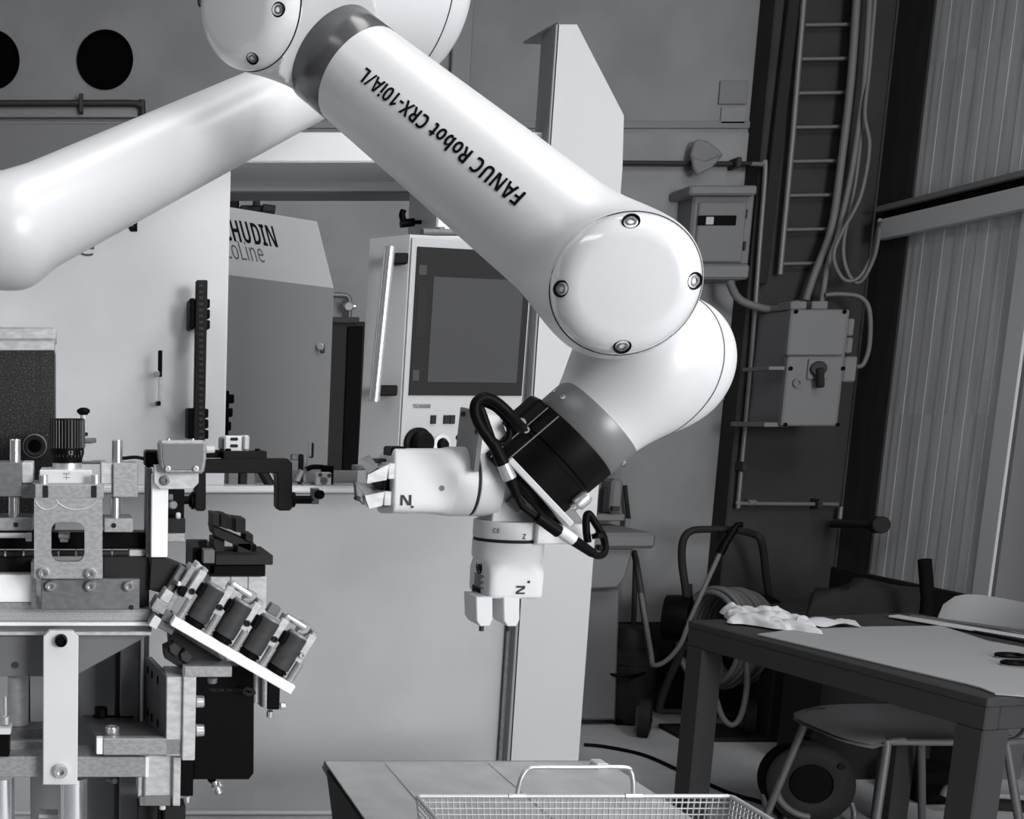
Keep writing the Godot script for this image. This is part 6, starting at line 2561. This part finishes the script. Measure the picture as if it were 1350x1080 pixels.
func tray_and_basket() -> void:
	# sheet metal tray on legs
	var yt := 0.85
	var bl := G(430, 1003, yt)
	var br := G(795, 1001, yt)
	var t := thing("sheet_tray", "dull sheet metal tray table with a rolled back corner under the wire basket", "tray", Vector3((bl.x + br.x) / 2, 0, bl.z + 0.5))
	var b := MB.new()
	var len := 0.95
	var rows := []
	for i in 14:
		var row := PackedVector3Array()
		var q := i / 13.0
		for k in 30:
			var s := k / 29.0
			var p := Vector3(lerpf(bl.x - 0.004, br.x, s), yt, bl.z + len * q)
			if i == 0:
				p.y -= 0.012
				p.z += 0.006
			if i == 1:
				p.z = bl.z
			if i == 2:
				p.z = bl.z + 0.012
				p.y += 0.001
			var k2 := clampf((s - 0.90) / 0.1, 0.0, 1.0) * clampf(1.0 - q * 3.2, 0.0, 1.0)
			p.y += 0.012 * k2 * sin(k2 * PI) - 0.03 * k2 * k2
			row.append(p)
		rows.append(row)
	b.sheet(rows, false)
	var low := []
	for r: PackedVector3Array in rows:
		var rr := PackedVector3Array()
		for p in r:
			rr.append(p - Vector3(0, 0.003, 0))
		low.append(rr)
	b.sheet(low, false, null, Vector3.DOWN)
	put("sheet", b, M.sheet_metal, t)
	b = MB.new()
	b.cyl(bl + Vector3(0.0, -0.010, 0.004), bl + Vector3(0.004, -0.026, 0.05), 0.008, 0.005, 16)
	put("rolled_corner", b, M.aluminium_dark, t)
	b = MB.new()
	b.hexa([bl + Vector3(-0.004, -0.01, 0.02), bl + Vector3(-0.004, -0.01, len), bl + Vector3(-0.004, -0.10, len), bl + Vector3(-0.004, -0.10, 0.10)], [bl + Vector3(0.006, -0.01, 0.02), bl + Vector3(0.006, -0.01, len), bl + Vector3(0.006, -0.10, len), bl + Vector3(0.006, -0.10, 0.10)])
	put("side_flange", b, M.charcoal, t)
	for s: float in [505.0, 640.0]:
		var p := G(s, 1003, yt)
		b = MB.new()
		b.box(Vector3(p.x, yt + 0.0012, p.z + len * 0.5), Vector3(0.006, 0.0016, len - 0.04), 0.0005)
		put("bead", b, M.sheet_metal, t)
	b = MB.new()
	b.box(br + Vector3(-0.03, 0.006, 0.05), Vector3(0.02, 0.012, 0.03), 0.002)
	put("corner_tab", b, M.aluminium_pale, t)
	for sx in 2:
		for sz in 2:
			b = MB.new()
			b.box(Vector3([bl.x + 0.03, br.x - 0.03][sx], yt / 2 - 0.006, bl.z + [0.14, 0.8][sz]), Vector3(0.035, yt - 0.012, 0.035), 0.002)
			put("leg", b, M.charcoal, t)
	# wire basket
	var yr := 0.957
	var kb := G(549, 1050, yr)
	var kr := G(964, 1050, yr)
	var w := kr.x - kb.x
	var ln := 0.36
	var hh := yr - yt - 0.004
	t = thing("wire_basket", "bright wire mesh basket with a raised handle at the bottom of the picture", "basket", Vector3((kb.x + kr.x) / 2, yt, kb.z + ln / 2))
	var tp := 0.012                                     # the sides slope in
	var corner := func(s: float, q: float, h: float) -> Vector3:
		var inn := tp * (1.0 - h)
		return Vector3(lerpf(kb.x + inn, kr.x - inn, s), yt + 0.004 + hh * h, lerpf(kb.z + inn, kb.z + ln - inn, q))
	b = MB.new()
	b.tube([corner.call(0.012, 0.0, 1.0), corner.call(0.988, 0.0, 1.0), corner.call(1.0, 0.014, 1.0), corner.call(1.0, 0.986, 1.0), corner.call(0.988, 1.0, 1.0), corner.call(0.012, 1.0, 1.0), corner.call(0.0, 0.986, 1.0), corner.call(0.0, 0.014, 1.0)], 0.0030, 10, true)
	put("rim_wire", b, M.mesh_wire, t)
	var pitch := 0.0078
	var nx := int(w / pitch)
	var nz := int(ln / pitch)
	var nh := int(hh / pitch)
	var sides := [[Vector2(0, 0), Vector2(1, 0), nx, "back_mesh"], [Vector2(0, 1), Vector2(1, 1), nx, "front_mesh"], [Vector2(0, 0), Vector2(0, 1), nz, "side_mesh"], [Vector2(1, 0), Vector2(1, 1), nz, "side_mesh"]]
	for sd: Array in sides:
		b = MB.new()
		var n: int = sd[2]
		for i in n + 1:
			var f: Vector2 = (sd[0] as Vector2).lerp(sd[1], float(i) / n)
			b.tube([corner.call(f.x, f.y, 0.0), corner.call(f.x, f.y, 1.0)], 0.0011, 5)
		for i in nh + 1:
			var h := float(i) / nh
			b.tube([corner.call(sd[0].x, sd[0].y, h), corner.call(sd[1].x, sd[1].y, h)], 0.0011, 5)
		var m := put(sd[3], b, M.mesh_wire, t)
		m.set_meta("kind", "stuff")
	b = MB.new()
	for i in nx + 1:
		b.tube([corner.call(float(i) / nx, 0, 0), corner.call(float(i) / nx, 1, 0)], 0.0010, 5)
	for i in nz + 1:
		b.tube([corner.call(0, float(i) / nz, 0), corner.call(1, float(i) / nz, 0)], 0.0010, 5)
	var fl := put("bottom_mesh", b, M.mesh_wire, t)
	fl.set_meta("kind", "stuff")
	b = MB.new()
	var ha := G(679, 1048, yr)
	var hb := G(832, 1048, yr)
	var ht := P(690, 1013, -kb.z).y
	var hz := kb.z
	b.tube(smooth_path([Vector3(ha.x, yr, hz), Vector3(ha.x + 0.004, lerpf(yr, ht, 0.55), hz - 0.002), Vector3(ha.x + 0.012, ht - 0.004, hz - 0.004), Vector3(ha.x + 0.024, ht, hz - 0.004), Vector3((ha.x + hb.x) / 2, ht, hz - 0.004), Vector3(hb.x - 0.014, ht, hz - 0.004), Vector3(hb.x - 0.004, ht - 0.006, hz - 0.004), Vector3(hb.x - 0.001, lerpf(yr, ht, 0.5), hz - 0.002), Vector3(hb.x, yr, hz)]), 0.0030, 12)
	put("handle", b, M.steel, t)
	for x in [ha.x, hb.x]:
		b = MB.new()
		b.cyl(Vector3(x - 0.012, yr, hz), Vector3(x + 0.012, yr, hz), 0.0042, 0.0042, 12, 0.001)
		put("handle_sleeve", b, M.steel, t)
